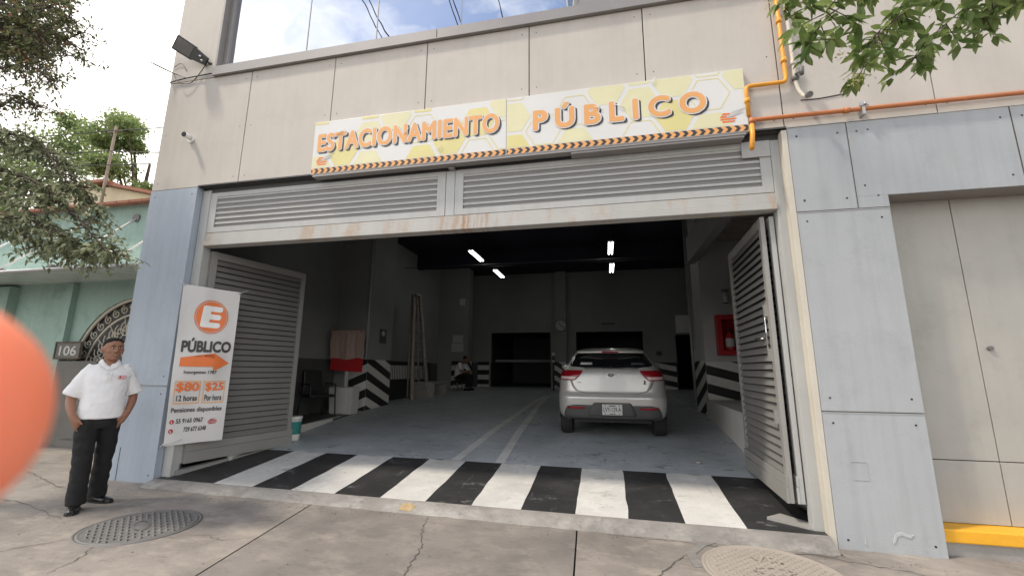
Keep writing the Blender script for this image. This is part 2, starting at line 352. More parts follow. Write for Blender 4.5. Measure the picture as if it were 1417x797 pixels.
def remesh(mb, vox, mats, name, parent, smooth=6, wrinkle=0, wscale=8, seed=0, local=True, mod=None):
    me = mb.mesh(name, mats); o = bpy.data.objects.new(name, me); COL.objects.link(o)
    r = o.modifiers.new('r', 'REMESH'); r.mode = 'VOXEL'; r.voxel_size = vox; r.use_smooth_shade = True
    s = o.modifiers.new('s', 'SMOOTH'); s.iterations = smooth; s.factor = .5
    dg = bpy.context.evaluated_depsgraph_get(); m2 = bpy.data.meshes.new_from_object(o.evaluated_get(dg))
    bpy.data.objects.remove(o); m2.name = name
    b = bmesh.new(); b.from_mesh(m2)
    if wrinkle or mod:
        b.normal_update()
        for v in b.verts:
            if wrinkle:
                p = v.co*wscale+Vector((seed, 0, 0)); v.co += v.normal*wrinkle*(noise.noise(Vector((p.x, p.y, p.z*1.6)))+.5*noise.noise(p*2.3))
            if mod: v.co = mod(v.co)
    for f in b.faces: f.smooth = True
    b.to_mesh(m2); b.free(); m2.materials.clear()
    for m in (mats if isinstance(mats, (list, tuple)) else [mats]): m2.materials.append(M[m])
    o2 = bpy.data.objects.new(name, m2); COL.objects.link(o2); o2.parent = parent; WM[o2.name] = WM[parent.name]
    return o2
def smooth_path(pts, n=6):
    pts = [Vector(p) for p in pts]; out = []
    for i in range(len(pts)-1):
        p0, p1, p2, p3 = pts[max(i-1, 0)], pts[i], pts[i+1], pts[min(i+2, len(pts)-1)]
        for k in range(n):
            t = k/n; out.append(.5*((2*p1)+(p2-p0)*t+(2*p0-5*p1+4*p2-p3)*t*t+(3*p1-p0-3*p2+p3)*t**3))
    return out+[pts[-1]]
def interp(x, xs, ys):
    if x <= xs[0]: return ys[0]
    for a, b, c, d in zip(xs, xs[1:], ys, ys[1:]):
        if x <= b: return c+(d-c)*(x-a)/(b-a)
    return ys[-1]

# ================================================================ ground
def sz(x, y=0): return -.0126*(max(min(x, 12), -14)+5.47)
def gz(x, y):                                   # garage floor: ramp up from the sill, level further in
    z = interp(y, [0, 1.3, 3.4, 6, 10.9, 13.4, 20], [.03, .165, .32, .45, .64, .68, .70])
    return z+(-.0085*(x+2))*max(0, 1-y/3.4)
SLAB_X = [-14, -9.2, -6.4]
def ground_sheet(name, x0, x1, y0, y1, fz, m, nx=2, ny=2):
    b = MB(); b.grid(lambda u, v: Vector((x0+(x1-x0)*u, y0+(y1-y0)*v, fz(x0+(x1-x0)*u, y0+(y1-y0)*v))), nx, ny)
    return tag(b.build(name, m), kind='structure')
b = MB(); b.face([(-400, -400, -.32), (400, -400, -.32), (400, 400, -.32), (-400, 400, -.32)])
tag(b.build('ground', 'road'), kind='structure')
b = MB(); b.face([(-60, -14, -.30), (60, -14, -.30), (60, -6.1, -.30), (-60, -6.1, -.30)])
tag(b.build('road', 'road'), kind='structure')
b = MB(); b.box((-60, -6.1, -.31), (60, -5.9, -.17), bev=.02); tag(b.build('kerb', 'conc'), kind='structure')
# the pavement: slabs meeting at open joints.  Joint lines run away from the building as in the photo
J = [(-14.5, -14.5), (-9.3, -8.4), (-3.22, -3.22+.27*5.75), (-.305, -.305+.04*5.75), (3.3, 3.6), (9, 9)]
def jline(k, y): a, c = J[k]; return a+(c-a)*(-y/5.75)
def jx(k, y):
    if k == 2: return -3.12+(-.24)*0+(.17*(-y-.2))
    if k == 3: return -.305+.038*(-y-.23)
    return J[k][0]+(J[k][1]-J[k][0])*(-y/5.9)
for k in range(5):
    b = MB(); g = .007
    b.grid(lambda u, v: (lambda y: (lambda x: Vector((x, y, sz(x))))((jx(k, y)+g)*(1-u)+(jx(k+1, y)-g)*u))(-5.9+v*(5.9-.17)), 10, 10)
    tag(b.build('sidewalk', 'walk' if k in (0, 1, 3) else 'walk2'), kind='structure')
b = MB(); b.grid(lambda u, v: Vector((-14.5+u*8.23, -.17+v*1.87, sz(-14.5+u*8.23)-.002)), 8, 2); tag(b.build('sidewalk', 'walk'), kind='structure')
b = MB(); b.grid(lambda u, v: Vector((-6.27+u*.83, -.17+v*.20, sz(-6.27+u*.83)-.002)), 4, 1); tag(b.build('sidewalk', 'walk'), kind='structure')
b = MB(); b.grid(lambda u, v: Vector((1.88+u*8, -.17+v*.62, sz(1.88+u*8)-.002)), 8, 1); tag(b.build('sidewalk', 'walk'), kind='structure')
b = MB(); b.grid(lambda u, v: Vector((-15+u*25, -5.95+v*7.7, sz(-15+u*25)-.05)), 25, 1); tag(b.build('ground', 'darkgrey'), kind='structure')
# cracks in the concrete
def crack(pts, wd, seed):
    r = random.Random(seed); q = smooth_path([Vector((x, y, 0)) for x, y in pts], 9); bb = MB(); pr = None
    for i, p in enumerate(q):
        d = (q[min(i+1, len(q)-1)]-q[max(i-1, 0)]).normalized(); nrm = Vector((-d.y, d.x, 0))
        p = p+nrm*r.uniform(-.016, .016); ww = wd*r.uniform(.25, .9)*(.4+.6*math.sin(math.pi*(i+.5)/len(q)))
        a, c = p+nrm*ww, p-nrm*ww; a.z = sz(a.x)+.004; c.z = sz(c.x)+.004
        if pr: bb.face([pr[0], a, c, pr[1]])
        pr = (a, c)
    tag(bb.build('pavement_crack', 'gap'), kind='structure')
crack([(-1.78, -.19), (-1.70, -.5), (-1.56, -.85), (-1.50, -1.15), (-1.42, -1.55), (-1.3, -2.1)], .008, 1)
crack([(.74, -.30), (.6, -.5), (.43, -.75), (.25, -1.08), (.05, -1.5)], .008, 2)
crack([(-4.38, -1.47), (-4.6, -1.75), (-4.75, -2.1)], .006, 3)
crack([(-4.15, -1.5), (-3.95, -1.72), (-3.86, -2.0)], .006, 4)
crack([(-3.7, -1.3), (-3.45, -1.15), (-3.2, -1.2), (-3.0, -1.05)], .004, 5)
crack([(1.55, -.18), (1.9, -.3), (2.3, -.42), (2.5, -.7)], .006, 6)
crack([(-.2, -.19), (.5, -.22), (1.2, -.25), (1.75, -.21), (1.9, -.2)], .007, 7)
crack([(-5.6, -.5), (-6.3, -.42), (-7.2, -.1), (-8.2, .2)], .007, 8)
crack([(-5.0, -1.2), (-5.9, -.95), (-6.6, -.85), (-7.6, -.4)], .007, 9)
crack([(-7.0, .9), (-7.6, .5), (-8.6, .35)], .007, 10)

# garage floor, zebra, sill, lane lines
ground_sheet('garage_floor', -6.6, 6, 1.36, 13.4, gz, 'floor', 12, 30)
b = MB(); b.grid(lambda u, v: Vector((-5.44+u*7.3, .0+v*1.36, gz(-5.44+u*7.3, v*1.36)-.004)), 8, 6); tag(b.build('ramp', 'zblack'), kind='structure')
def zwob(x, y, s): return x+.012*noise.noise(Vector((x*3, y*4, s)))
for i, (x0, x1) in enumerate([(-4.59, -4.046), (-3.533, -2.978), (-2.427, -1.902), (-1.394, -.872), (-.333, .171), (.683, 1.21)]):
    b = MB(); b.grid(lambda u, v: (lambda y, x: Vector((zwob(x, y, i), y, gz(x, y)+.001)))(.0+v*(1.36+.015*math.sin(u*9+i)), x0+(x1-x0)*u), 6, 14)
    tag(b.build('crossing_stripe', 'zwhite'), kind='structure')
def sillz(x, y): return interp(y, [-.17, -.15, -.02, .02], [sz(x), sz(x)+.018, gz(x, 0)+.003, gz(x, 0)+.003])
b = MB()
b.grid(lambda u, v: (lambda x, y: Vector((x, y+.012*noise.noise(Vector((x*6, y*20, 0)))*(1 if v < .2 else .4), sillz(x, y))))(-5.44+u*7.3, [-.172, -.15, -.08, -.02, .004][min(int(v*4+.5), 4)]), 90, 4)
tag(b.build('kerb_sill', 'sill'), kind='structure')
b = MB(); b.face([(x, y, sillz(x, y)+.004) for x, y in ((-2.13, -.15), (-2.0, -.155), (-1.96, -.09), (-2.03, -.05), (-2.12, -.07))]); M['ochre'] = mat('worn ochre paint', (.36, .26, .13), .8, .25, 20, dirt=(.27, .255, .235), dirt_amt=.8, dirt_scale=30)
tag(b.build('paint_spot', 'ochre'), kind='structure')
b = MB(); rg = random.Random(5)
for k in range(260):
    x = rg.uniform(-7, 2.9) if k < 170 else rg.uniform(-5, 1.8); y = -.19-abs(rg.gauss(0, .12)) if k < 170 else rg.uniform(-1.6, -.2); q = rg.uniform(.003, .009)
    b.ball((x, y, sz(x)+q*.4), (q, q*rg.uniform(.6, 1), q*.6), nu=5, nv=3)
tag(b.build('grit', 'walk2'), 'fine grit and dust specks scattered on the pavement', 'grit', kind='stuff')
def lane(pts, wd):
    q = smooth_path([Vector((x, y, 0)) for x, y in pts], 8); bb = MB(); pr = None
    for p in q:
        a, c = (p.x-wd/2, p.y, gz(p.x, p.y)+.005), (p.x+wd/2, p.y, gz(p.x, p.y)+.005)
        if pr: bb.face([pr[0], pr[1], c, a])
        pr = (a, c)
    tag(bb.build('lane_line', 'line'), kind='structure')
lane([(-2.05, 1.37), (-2.02, 3), (-1.98, 5), (-1.96, 7), (-1.93, 8.5), (-1.8, 9.5), (-1.5, 10.3)], .13)
lane([(-1.43, 1.37), (-1.52, 3), (-1.62, 5), (-1.74, 7), (-1.78, 8.9), (-1.62, 9.9), (-1.2, 10.6)], .13)
lane([(-4.6, 9.6), (-2.0, 9.9)], .0)
def crossline(y, x0, x1, wd):
    bb = MB(); bb.grid(lambda u, v: Vector((x0+(x1-x0)*u, y+wd*v, gz(x0, y+wd*v)+.005)), 4, 1); tag(bb.build('lane_line', 'line'), kind='structure')
crossline(10.6, -4.9, -2.2, .12)
lane([(2.02, 6.3), (2.0, 9), (1.95, 11.5)], .06)

# ================================================================ garage building
bld = thing('parking_garage', 'grey and beige two storey parking garage with wide open entrance', 'building')
XL, XR = -6.276, 9.0; SOF = 3.874
# beige cladding panels with open joints over a dark backing
JX = [-4.816+1.3436*k for k in range(-2, 12)]
b = MB(); r = random.Random(3)
b.box((XL+.01, .03, SOF+.01), (XR, .2, 5.6), 1)
xs = [XL]+[x for x in JX if x > XL+.5]+[XR]
for x0, x1 in zip(xs, xs[1:]):
    if x0 >= 1.8: zb, zt = 3.874, 6.0
    else: zb, zt = SOF, 5.58
    dy = r.uniform(0, .004)
    b.box((x0+.006, dy, zb), (x1-.006, .03, zt), 0, bev=.003)
    for px in (x0+.09, x1-.09):
        for pz in (zb+.10, (zb+zt)/2, zt-.10):
            b.tube([(px, dy-.0015, pz), (px, dy+.002, pz)], .0075, 8, 1)
# beige wall strip left of the window and above it
b.box((XL, 0, 5.592), (-5.47, .03, 9.5), 0); b.box((XL, .03, 5.58), (-5.47, .4, 9.5), 0)
b.box((XL, .031, SOF), (XL+.03, 1.6, 9.5), 0); b.box((XL, 1.6, 5.6), (XL+.03, 14, 9.5), 0)
b.box((1.9, .001, 6.012), (XR, .2, 9.5), 0)
b.box((-5.47, 0, 8.6), (1.9, .3, 9.5), 0)
b.build('cladding', ['clad', 'gap'], bld)
b = MB()
for px, pz in ((-4.2, 5.3), (2.3, 4.29)): pass
b.tube(smooth_path([(2.08, -.004, 4.17), (2.25, -.004, 4.165), (2.5, -.004, 4.19)], 4), .006, 6); b.build('crack_line', 'gap', bld)
# piers
def pier(name, x0, x1, zb, joints, m, dx=.6):
    b = MB(); zs = [zb]+joints+[SOF-.004]
    for za, zc in zip(zs, zs[1:]):
        b.box((x0, -.002, za+.004), (x1, .02, zc-.004), 0, bev=.003)
    b.box((x0+.003, .02, zb), (x1-.003, dx, SOF-.004), 0)
    for px in (x0+.08, x1-.08):
        for za, zc in zip(zs, zs[1:]):
            for pz in (za+.12, zc-.10): b.tube([(px, -.0035, pz), (px, .002, pz)], .010, 8, 1)
    return b.build(name, [m, 'dark'], bld)
pier('pier', XL, -5.469, -.03, [1.165], 'blue', .35)
b = MB(); b.box((-6.05, -.006, .0), (-6.045, .0, .40)); b.build('control_joint', 'gap', bld)
pier('pier', 1.918, 2.715, -.14, [1.046, 2.954], 'grey', .25)
b = MB()                                            # grey wall over the side door, with its vertical joints
for x0, x1 in ((1.918, 2.448), (2.456, 3.80), (3.808, 5.2), (5.208, 6.6)):
    z0 = 2.958 if x1 < 2.46 else 3.075
    b.box((x0, -.003, z0), (x1, .02, SOF-.008), 0, bev=.003)
    for px in (x0+.08, x1-.08):
        for pz in (z0+.11, SOF-.11): b.tube([(px, -.0045, pz), (px, .002, pz)], .010, 8, 1)
b.box((2.456, -.003, 2.958), (2.715, .02, 3.073), 0); b.box((2.715, .02, 3.078), (6.6, .25, SOF-.01), 0)
b.build('lintel_wall', ['grey', 'dark'], bld)
for nm, mt_, dx, dz in (('joint_shadow', 'gap', 0, 0), ('joint_highlight', 'pierwall', .007, -.008)):  # the pale strips are a painted highlight line beside each dark joint
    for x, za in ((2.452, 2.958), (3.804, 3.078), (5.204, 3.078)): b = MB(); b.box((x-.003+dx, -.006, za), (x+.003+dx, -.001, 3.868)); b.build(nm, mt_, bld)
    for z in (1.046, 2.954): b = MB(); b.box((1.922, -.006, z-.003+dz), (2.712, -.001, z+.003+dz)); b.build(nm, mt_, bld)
b = MB(); b.box((-6.27, -.006, 1.154), (-5.475, -.001, 1.160)); b.build('joint_highlight', 'pierwall', bld)  # same painted highlight along the left pier's joint
# chipped plaster marks on the right pier
for pts in ([(2.33, .02), (2.335, .05), (2.36, .10), (2.41, .115), (2.47, .09), (2.49, .10), (2.46, .07), (2.40, .09), (2.365, .075), (2.35, .03)], [(2.12, .0), (2.128, .06), (2.137, -.02)]):
    b = MB(); b.prism([(x, z-.04) for x, z in pts], lambda u, v, t: Vector((u, t, v)), -.0075, -.001); b.build('paint_chip', 'chip', bld)
b = MB()
for x0, z0, x1, z1 in ((2.10, .62, 2.22, .625), (2.215, .47, 2.22, .62), (2.10, .47, 2.215, .475)): b.box((x0, -.0055, z0), (x1, -.001, z1))
b.build('sticker_residue', 'grey', bld)
# soffit of the recess above the gate
b = MB(); b.box((-5.469, .0, SOF), (1.918, .6, SOF+.02)); b.box((-5.469, .105, 3.80), (1.918, .4, SOF)); b.build('soffit', 'darkgrey', bld)
# the window
wn = MB()
wn.box((-5.47, -.05, 5.585), (1.9, .02, 5.60)); wn.box((-5.44, -.03, 5.60), (-2.0, .12, 5.745)); wn.box((-1.99, -.03, 5.60), (1.9, .12, 5.745))
wn.box((-5.47, -.03, 5.60), (-5.44, .2, 8.6)); wn.box((-5.44, .06, 5.745), (-5.36, .2, 8.6), bev=.004)
wf = wn.build('window_frame', 'frame', bld)
b = MB(); b.box((-5.36, .10, 5.745), (-.23, .115, 8.6)); pane = b.build('window_pane', 'pane', wf)
b = MB()
for x in (-4.05, -2.95, -1.72): b.box((x, .094, 5.75), (x+.012, .10, 8.6))
b.build('pane_joint', 'frame', wf)
b = MB(); b.box((-.23, .09, 5.745), (1.9, .14, 8.6)); 
for i in range(5): b.box((-.2+i*.42, .08, 5.75), (-.19+i*.42, .09, 8.6))
b.build('window_panel', 'frame', wf)
b = MB(); b.box((XL+.1, .5, 9.4), (XR, 13.5, 9.5)); b.build('roof', 'conc', bld)
b = MB(); b.box((-6.6, .41, 5.5), (XR, 13.4, 5.56)); b.build('ceiling', 'ceil', bld)
b = MB(); b.box((-6.1, .30, 3.87), (1.95, .41, 5.3)); b.build('ceiling_beam', 'ceil', bld)
b = MB()
b.box((-6.6, 5.0, 4.95), (2.1, 5.25, 5.53)); b.build('ceiling_beam', 'ceil', bld); b = MB(); b.box((-6.6, 9.6, 4.98), (2.4, 9.8, 5.53)); b.build('ceiling_beam', 'ceil', bld)
# interior walls
def wall(x0, y0, x1, y1, zs=1.62, name='wall', top=5.53):
    b = MB(); b.box((x0, y0, zs), (x1, y1, top), 0); b.box((x0, y0, -.1), (x1, y1, zs), 1); return b.build(name, ['wallgrey', 'wain'], bld)
wall(-6.27, .36, -6.1, 1.7, top=5.56)
wall(-6.7, 1.7, -6.6, 13.6, top=5.56)
wall(-6.6, 1.7, -6.27, 1.75, top=5.56)
# back wall with its two openings, rooms behind
b = MB()
def bw(x0, x1, z0, z1, mi=0): b.box((x0, 13.4, z0), (x1, 13.6, z1), mi)
bw(-6.6, -4.77, 1.70, 5.53); bw(-6.6, -4.77, 0, 1.70, 1); bw(-4.77, -2.2, 2.95, 5.53); bw(-2.2, -1.14, 1.7, 5.53); bw(-2.2, -1.14, 0, 1.7, 1)
bw(-1.14, 1.52, 2.95, 5.53); bw(1.52, 2.75, 1.7, 5.53); bw(1.52, 2.75, 0, 1.7, 1); bw(2.75, 3.45, 2.8, 5.53); bw(3.45, 6, 0, 5.53)
b.build('wall', ['wallgrey', 'wain'], bld)
b = MB()
for x0, x1 in ((-4.77, -2.2), (-1.14, 1.52)):
    b.box((x0-.07, 13.37, .68), (x0, 13.4, 3.02)); b.box((x1, 13.37, .68), (x1+.07, 13.4, 3.02)); b.box((x0, 13.37, 2.95), (x1, 13.4, 3.02))
b.build('door_frame', 'wallgrey', bld)
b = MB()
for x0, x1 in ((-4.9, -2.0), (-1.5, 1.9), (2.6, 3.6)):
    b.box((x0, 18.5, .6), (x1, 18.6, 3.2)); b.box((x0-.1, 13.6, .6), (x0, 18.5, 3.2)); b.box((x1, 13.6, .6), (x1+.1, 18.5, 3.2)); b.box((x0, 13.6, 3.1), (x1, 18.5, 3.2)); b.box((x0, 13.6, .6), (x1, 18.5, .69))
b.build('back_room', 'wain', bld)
b = MB(); b.box((-4.7, 13.9, 1.72), (-2.25, 13.95, 1.82)); b.build('room_rail', 'wallgrey', bld)
b = MB(); b.box((-1.98, 13.2, .68), (-1.52, 13.4, 5.53)); b.build('pilaster', 'wallgrey', bld)
# right hand side: low pier wall, its lower ceiling, the passage
b = MB()
for za, zb in ((.3, 1.62), (1.62, 5.53)): b.hexa([(2.19, 5.8, za), (6, 5.8, za), (6, 6.5, za), (2.09, 6.5, za), (2.19, 5.8, zb), (6, 5.8, zb), (6, 6.5, zb), (2.09, 6.5, zb)])
b.build('wall', 'pierwall', bld)
wall(6, .3, 6.1, 13.6, name='wall')
b = MB(); b.box((2.1, .45, 4.35), (6, 5.8, 4.43)); 
for i in range(18): b.box((2.12, .5+i*.29, 4.33), (6, .72+i*.29, 4.35))
b.build('low_ceiling', 'wood', bld)
b = MB(); b.box((1.95, .42, 3.85), (2.12, 5.85, 4.45)); b.build('ceiling_beam', 'wallgrey', bld)
b = MB(); b.box((1.98, 5.84, 1.9), (2.02, 5.9, 5.53)); b.tube([(1.93, 5.8, .7), (1.93, 5.8, 5.2)], .03, 8)
b.build('drain_and_corner_strip', 'wallgrey', bld)
# raised side platforms
b = MB(); b.hexa([(-6.6, 1.76, .1), (-5.36, 1.76, .1), (-5.69, 5.1, .1), (-6.6, 5.1, .1), (-6.6, 1.76, .382), (-5.36, 1.76, .382), (-5.69, 5.1, .388), (-6.6, 5.1, .388)])
tag(b.build('side_platform', 'wain'), kind='structure')
b = MB(); b.hexa([(-5.22, .8, .05), (-5.16, .8, .05), (-5.60, 4.05, .1), (-5.67, 4.05, .1), (-5.22, .8, .386), (-5.16, .8, .386), (-5.60, 4.05, .392), (-5.67, 4.05, .392)])
tag(b.build('platform_kerb', 'swhite'), kind='structure')
b = MB(); b.hexa([(1.80, .75, .0), (6, .75, .0), (6, 5.8, .0), (2.14, 5.78, .0), (1.80, .75, .82), (6, .75, .82), (6, 5.78, .78), (2.14, 5.78, .78)])
tag(b.build('side_plinth', 'swhite'), kind='structure')
# chevron striped bases of the columns
def chevron(name, faces, m=('swhite', 'sblack')):
    'faces: list of (p0, p1, z0, z1, drop, phase): a vertical strip from p0 to p1, stripes falling by drop along it'
    for p0, p1, z0, z1, drop, ph in faces:
        b = MB(); p0 = Vector((*p0, 0)); p1 = Vector((*p1, 0)); per = .40
        d = p1-p0; nrm = Vector((d.y, -d.x, 0)).normalized()*.004
        b.face([p0+nrm*.5+Vector((0, 0, z0)), p1+nrm*.5+Vector((0, 0, z0)), p1+nrm*.5+Vector((0, 0, z1)), p0+nrm*.5+Vector((0, 0, z1))], 0)
        k = -12
        while k < 14:
            za = z0+ph+k*per; poly = []
            pts = [(0, za), (1, za-drop), (1, za-drop+per*.5), (0, za+per*.5)]
            # clip to z0..z1
            def clip(ps, lim, sgn):
                o = []
                for (u0, v0), (u1, v1) in zip(ps, ps[1:]+ps[:1]):
                    i0, i1 = sgn*(v0-lim) <= 0, sgn*(v1-lim) <= 0
                    if i0: o.append((u0, v0))
                    if i0 != i1: t = (lim-v0)/(v1-v0); o.append((u0+(u1-u0)*t, lim))
                return o
            pts = clip(pts, z1, 1)
            if pts: pts = clip(pts, z0, -1)
            if len(pts) > 2: b.face([p0+(p1-p0)*u+nrm+Vector((0, 0, v)) for u, v in pts], 1)
            k += 1
        b.build(name, list(m), bld, fix=False)
b = MB(); b.box((-6.6, 5.12, .3), (-5.70, 6.30, 5.53), 0, bev=.012); b.build('column', 'wallgrey', bld)
b = MB(); b.tube([(-5.735, 5.09, 1.62), (-5.735, 5.09, 5.5)], .025, 8); b.build('drain_and_corner_strip', 'pierwall', bld)  # pale tube added to stand in for the column's lighter corner, no real pipe
chevron('striped_base', [((-6.18, 5.12), (-5.70, 5.12), .40, 1.62, -.20, .12), ((-5.70, 5.12), (-5.70, 6.30), .42, 1.62, .45, .32)])
b = MB(); b.box((-6.6, 11.9, .5), (-5.35, 12.5, 5.53), 0); b.build('column', 'wallgrey', bld)
chevron('striped_base', [((-6.0, 11.9), (-5.35, 11.9), .64, 1.72, -.1, .1), ((-5.35, 11.9), (-5.35, 12.5), .66, 1.72, .35, .2), ((-5.35, 13.395), (-4.85, 13.395), .68, 1.72, .0, .1)])
chevron('striped_base', [((-2.13, 13.395), (-1.98, 13.395), .68, 1.72, 0, .1), ((-1.98, 13.195), (-1.52, 13.195), .68, 1.72, .3, .1)])
chevron('striped_base', [((2.089, 6.50), (2.189, 5.80), .46, 1.62, -.45, .1), ((2.19, 5.796), (6.0, 5.796), .78, 1.60, 1.0, .15)])
chevron('striped_base', [((1.60, 13.395), (2.72, 13.395), .68, 1.72, .22, .3)])

# ================================================================ gate
gf = thing('entrance_gate', 'pale steel gate frame with two long louvred transom panels over the entrance', 'gate frame')
y0, y1 = .10, .20
b = MB()
b.box((-5.462, y0-.01, -.02), (-5.33, y1, 3.845), bev=.004); b.build('post', 'steel', gf)
b = MB(); b.box((1.78, y0-.01, -.12), (1.905, y1, 3.80), bev=.004); b.build('post', 'steel', gf)
b = MB(); b.box((1.862, -.004, -.11), (1.914, .09, 3.85), bev=.004); b.build('corner_trim', 'cream', gf)
b = MB(); b.box((-5.33, y0-.005, 3.106), (1.78, y1, 3.215), bev=.004); b.build('rail', 'rust', gf)
b = MB(); b.box((-5.33, y0-.03, 3.03), (1.78, y1+.02, 3.098), bev=.006); b.build('track', 'rust', gf)
b = MB(); b.box((-1.838, y0, 3.222), (-1.727, y1, 3.80)); b.build('mullion', 'steel', gf)
for x0, x1 in ((-5.325, -1.845), (-1.72, 1.775)):
    fr = MB(); e = .105; z0, z1 = 3.222, 3.80
    fr.box((x0, y0-.004, z0), (x0+e, y1-.02, z1)); fr.box((x1-e, y0-.004, z0), (x1, y1-.02, z1)); fr.box((x0+e, y0-.004, z0), (x1-e, y1-.02, z0+.075)); fr.box((x0+e, y0-.004, z1-.06), (x1-e, y1-.02, z1))
    p = fr.build('transom_panel', 'steel', gf)
    sl = MB(); n = 6; zz0, zz1 = z0+.075, z1-.06; ph = (zz1-zz0)/n
    for i in range(n):
        za = zz0+i*ph
        sl.hexa([(x0+e, y0+.008, za+ph*.60), (x1-e, y0+.008, za+ph*.60), (x1-e, y0+.030, za+ph), (x0+e, y0+.030, za+ph), (x0+e, y0+.002, za+ph*.64), (x1-e, y0+.002, za+ph*.64), (x1-e, y0+.024, za+ph*1.03), (x0+e, y0+.024, za+ph*1.03)], 1)
        sl.box((x0+e, y0+.012, za), (x1-e, y0+.016, za+ph*.999), 0)
        sl.box((x0+e, y0+.004, za+ph*.60), (x1-e, y0+.0075, za+ph*.98), 1)
    sl.build('louvre', ['leafslat', 'steel'], p)
b = MB(); b.box((1.50, .08, 3.62), (1.775, .096, 3.80), bev=.004); b.build('cover_plate', 'steel', gf)
b = MB(); b.box((-1.79, .03, 3.80), (-1.72, .11, 3.86)); b.tube([(-1.75, .02, 3.84), (-1.62, .02, 3.845)], .02, 8); b.build('hinge_bracket', 'frame', gf)
b = MB(); b.hexa([(1.45, .25, -.02), (1.78, .09, -.09), (1.88, .2, -.09), (1.6, .35, .0), (1.45, .25, .05), (1.78, .09, .012), (1.88, .2, .02), (1.6, .35, .06)]); b.build('guide_rail', 'leafsteel', gf)
b = MB(); b.hexa([(-5.36, .16, .0), (-5.30, .14, .0), (-5.02, 1.62, .12), (-5.08, 1.64, .12), (-5.36, .16, .13), (-5.30, .14, .12), (-5.02, 1.62, .21), (-5.08, 1.64, .21)]); b.build('floor_channel', 'leafsteel', gf)

def gate_leaf(label, a, c, z0, z1, side, handle=False, frame='leafsteel'):
    'a, c: plan points of hinge and free edge; side: +1 when the visible face is to the right of a->c'
    a = Vector((*a, 0)); c = Vector((*c, 0)); d = c-a; W = d.length; d.normalize(); n = Vector((d.y, -d.x, 0))*side
    t = thing('gate_leaf', label, 'gate leaf', (a.x, a.y, 0), group='folding louvred gate leaves')
    P = lambda u, q, z: a+d*u+n*q+Vector((0, 0, z))
    def bx(m, u0, u1, q0, q1, za, zb, mi=0): m.hexa([P(u0, q0, za), P(u1, q0, za), P(u1, q1, za), P(u0, q1, za), P(u0, q0, zb), P(u1, q0, zb), P(u1, q1, zb), P(u0, q1, zb)], mi)
    e = .075; m = MB(); kz = z0+.235
    bx(m, 0, e, -.02, .022, z0, z1); bx(m, W-e, W, -.02, .022, z0+.0, z1); bx(m, e, W-e, -.02, .022, z1-.10, z1)
    m.build('leaf_frame', frame, t)
    m = MB(); bx(m, -.005, W+.02, .0225, .04, z0, kz-.095); bx(m, -.005, W+.02, .0225, .034, kz-.09, kz); bx(m, e, W-e, -.018, .02, z0, kz); m.build('kick_plate', frame, t)
    m = MB(); ns_ = 30; ph = (z1-.10-kz)/ns_
    for i in range(ns_):
        za = kz+i*ph
        m.hexa([P(e, .018, za+.004), P(W-e, .018, za+.004), P(W-e, -.010, za+ph*.84), P(e, -.010, za+ph*.84), P(e, .021, za+.008), P(W-e, .021, za+.008), P(W-e, -.007, za+ph*.90), P(e, -.007, za+ph*.90)], 0)
        bx(m, e, W-e, -.016, -.012, za, za+ph*.99, 1)
    m.build('louvre', ['leafslat', 'dark'], t)
    if handle:
        m = MB(); m.tube([P(.16, .03, 1.73), P(.16, .075, 1.73), P(.30, .075, 1.735), P(.38, .07, 1.74)], .012, 8); m.tube([P(.12, .035, 1.55), P(.12, .035, 2.05)], .012, 8); m.build('latch_handle', 'chrome', t)
        for z in (1.95, 1.5, .9): m = MB(); bx(m, .07, .13, .022, .045, z, z+.12); m.build('bolt_plate', 'leafsteel', t)
    return t
gate_leaf('left louvred gate leaf folded open behind the hanging banner', (-5.30, .21), (-5.0, 1.74), .20, 2.99, 1)
gate_leaf('left rear gate leaf, only its pale edge seen beside the banner', (-5.365, .21), (-5.13, 1.74), .20, 2.99, 1, frame='steel')
gate_leaf('right louvred gate leaf folded open, facing the car, with steel latch handle', (1.655, .17), (1.745, 1.72), .20, 2.985, -1, True)
gate_leaf('right rear gate leaf seen edge on between the latch leaf and the post', (1.745, .17), (1.82, 1.72), .20, 2.985, -1, frame='steel')

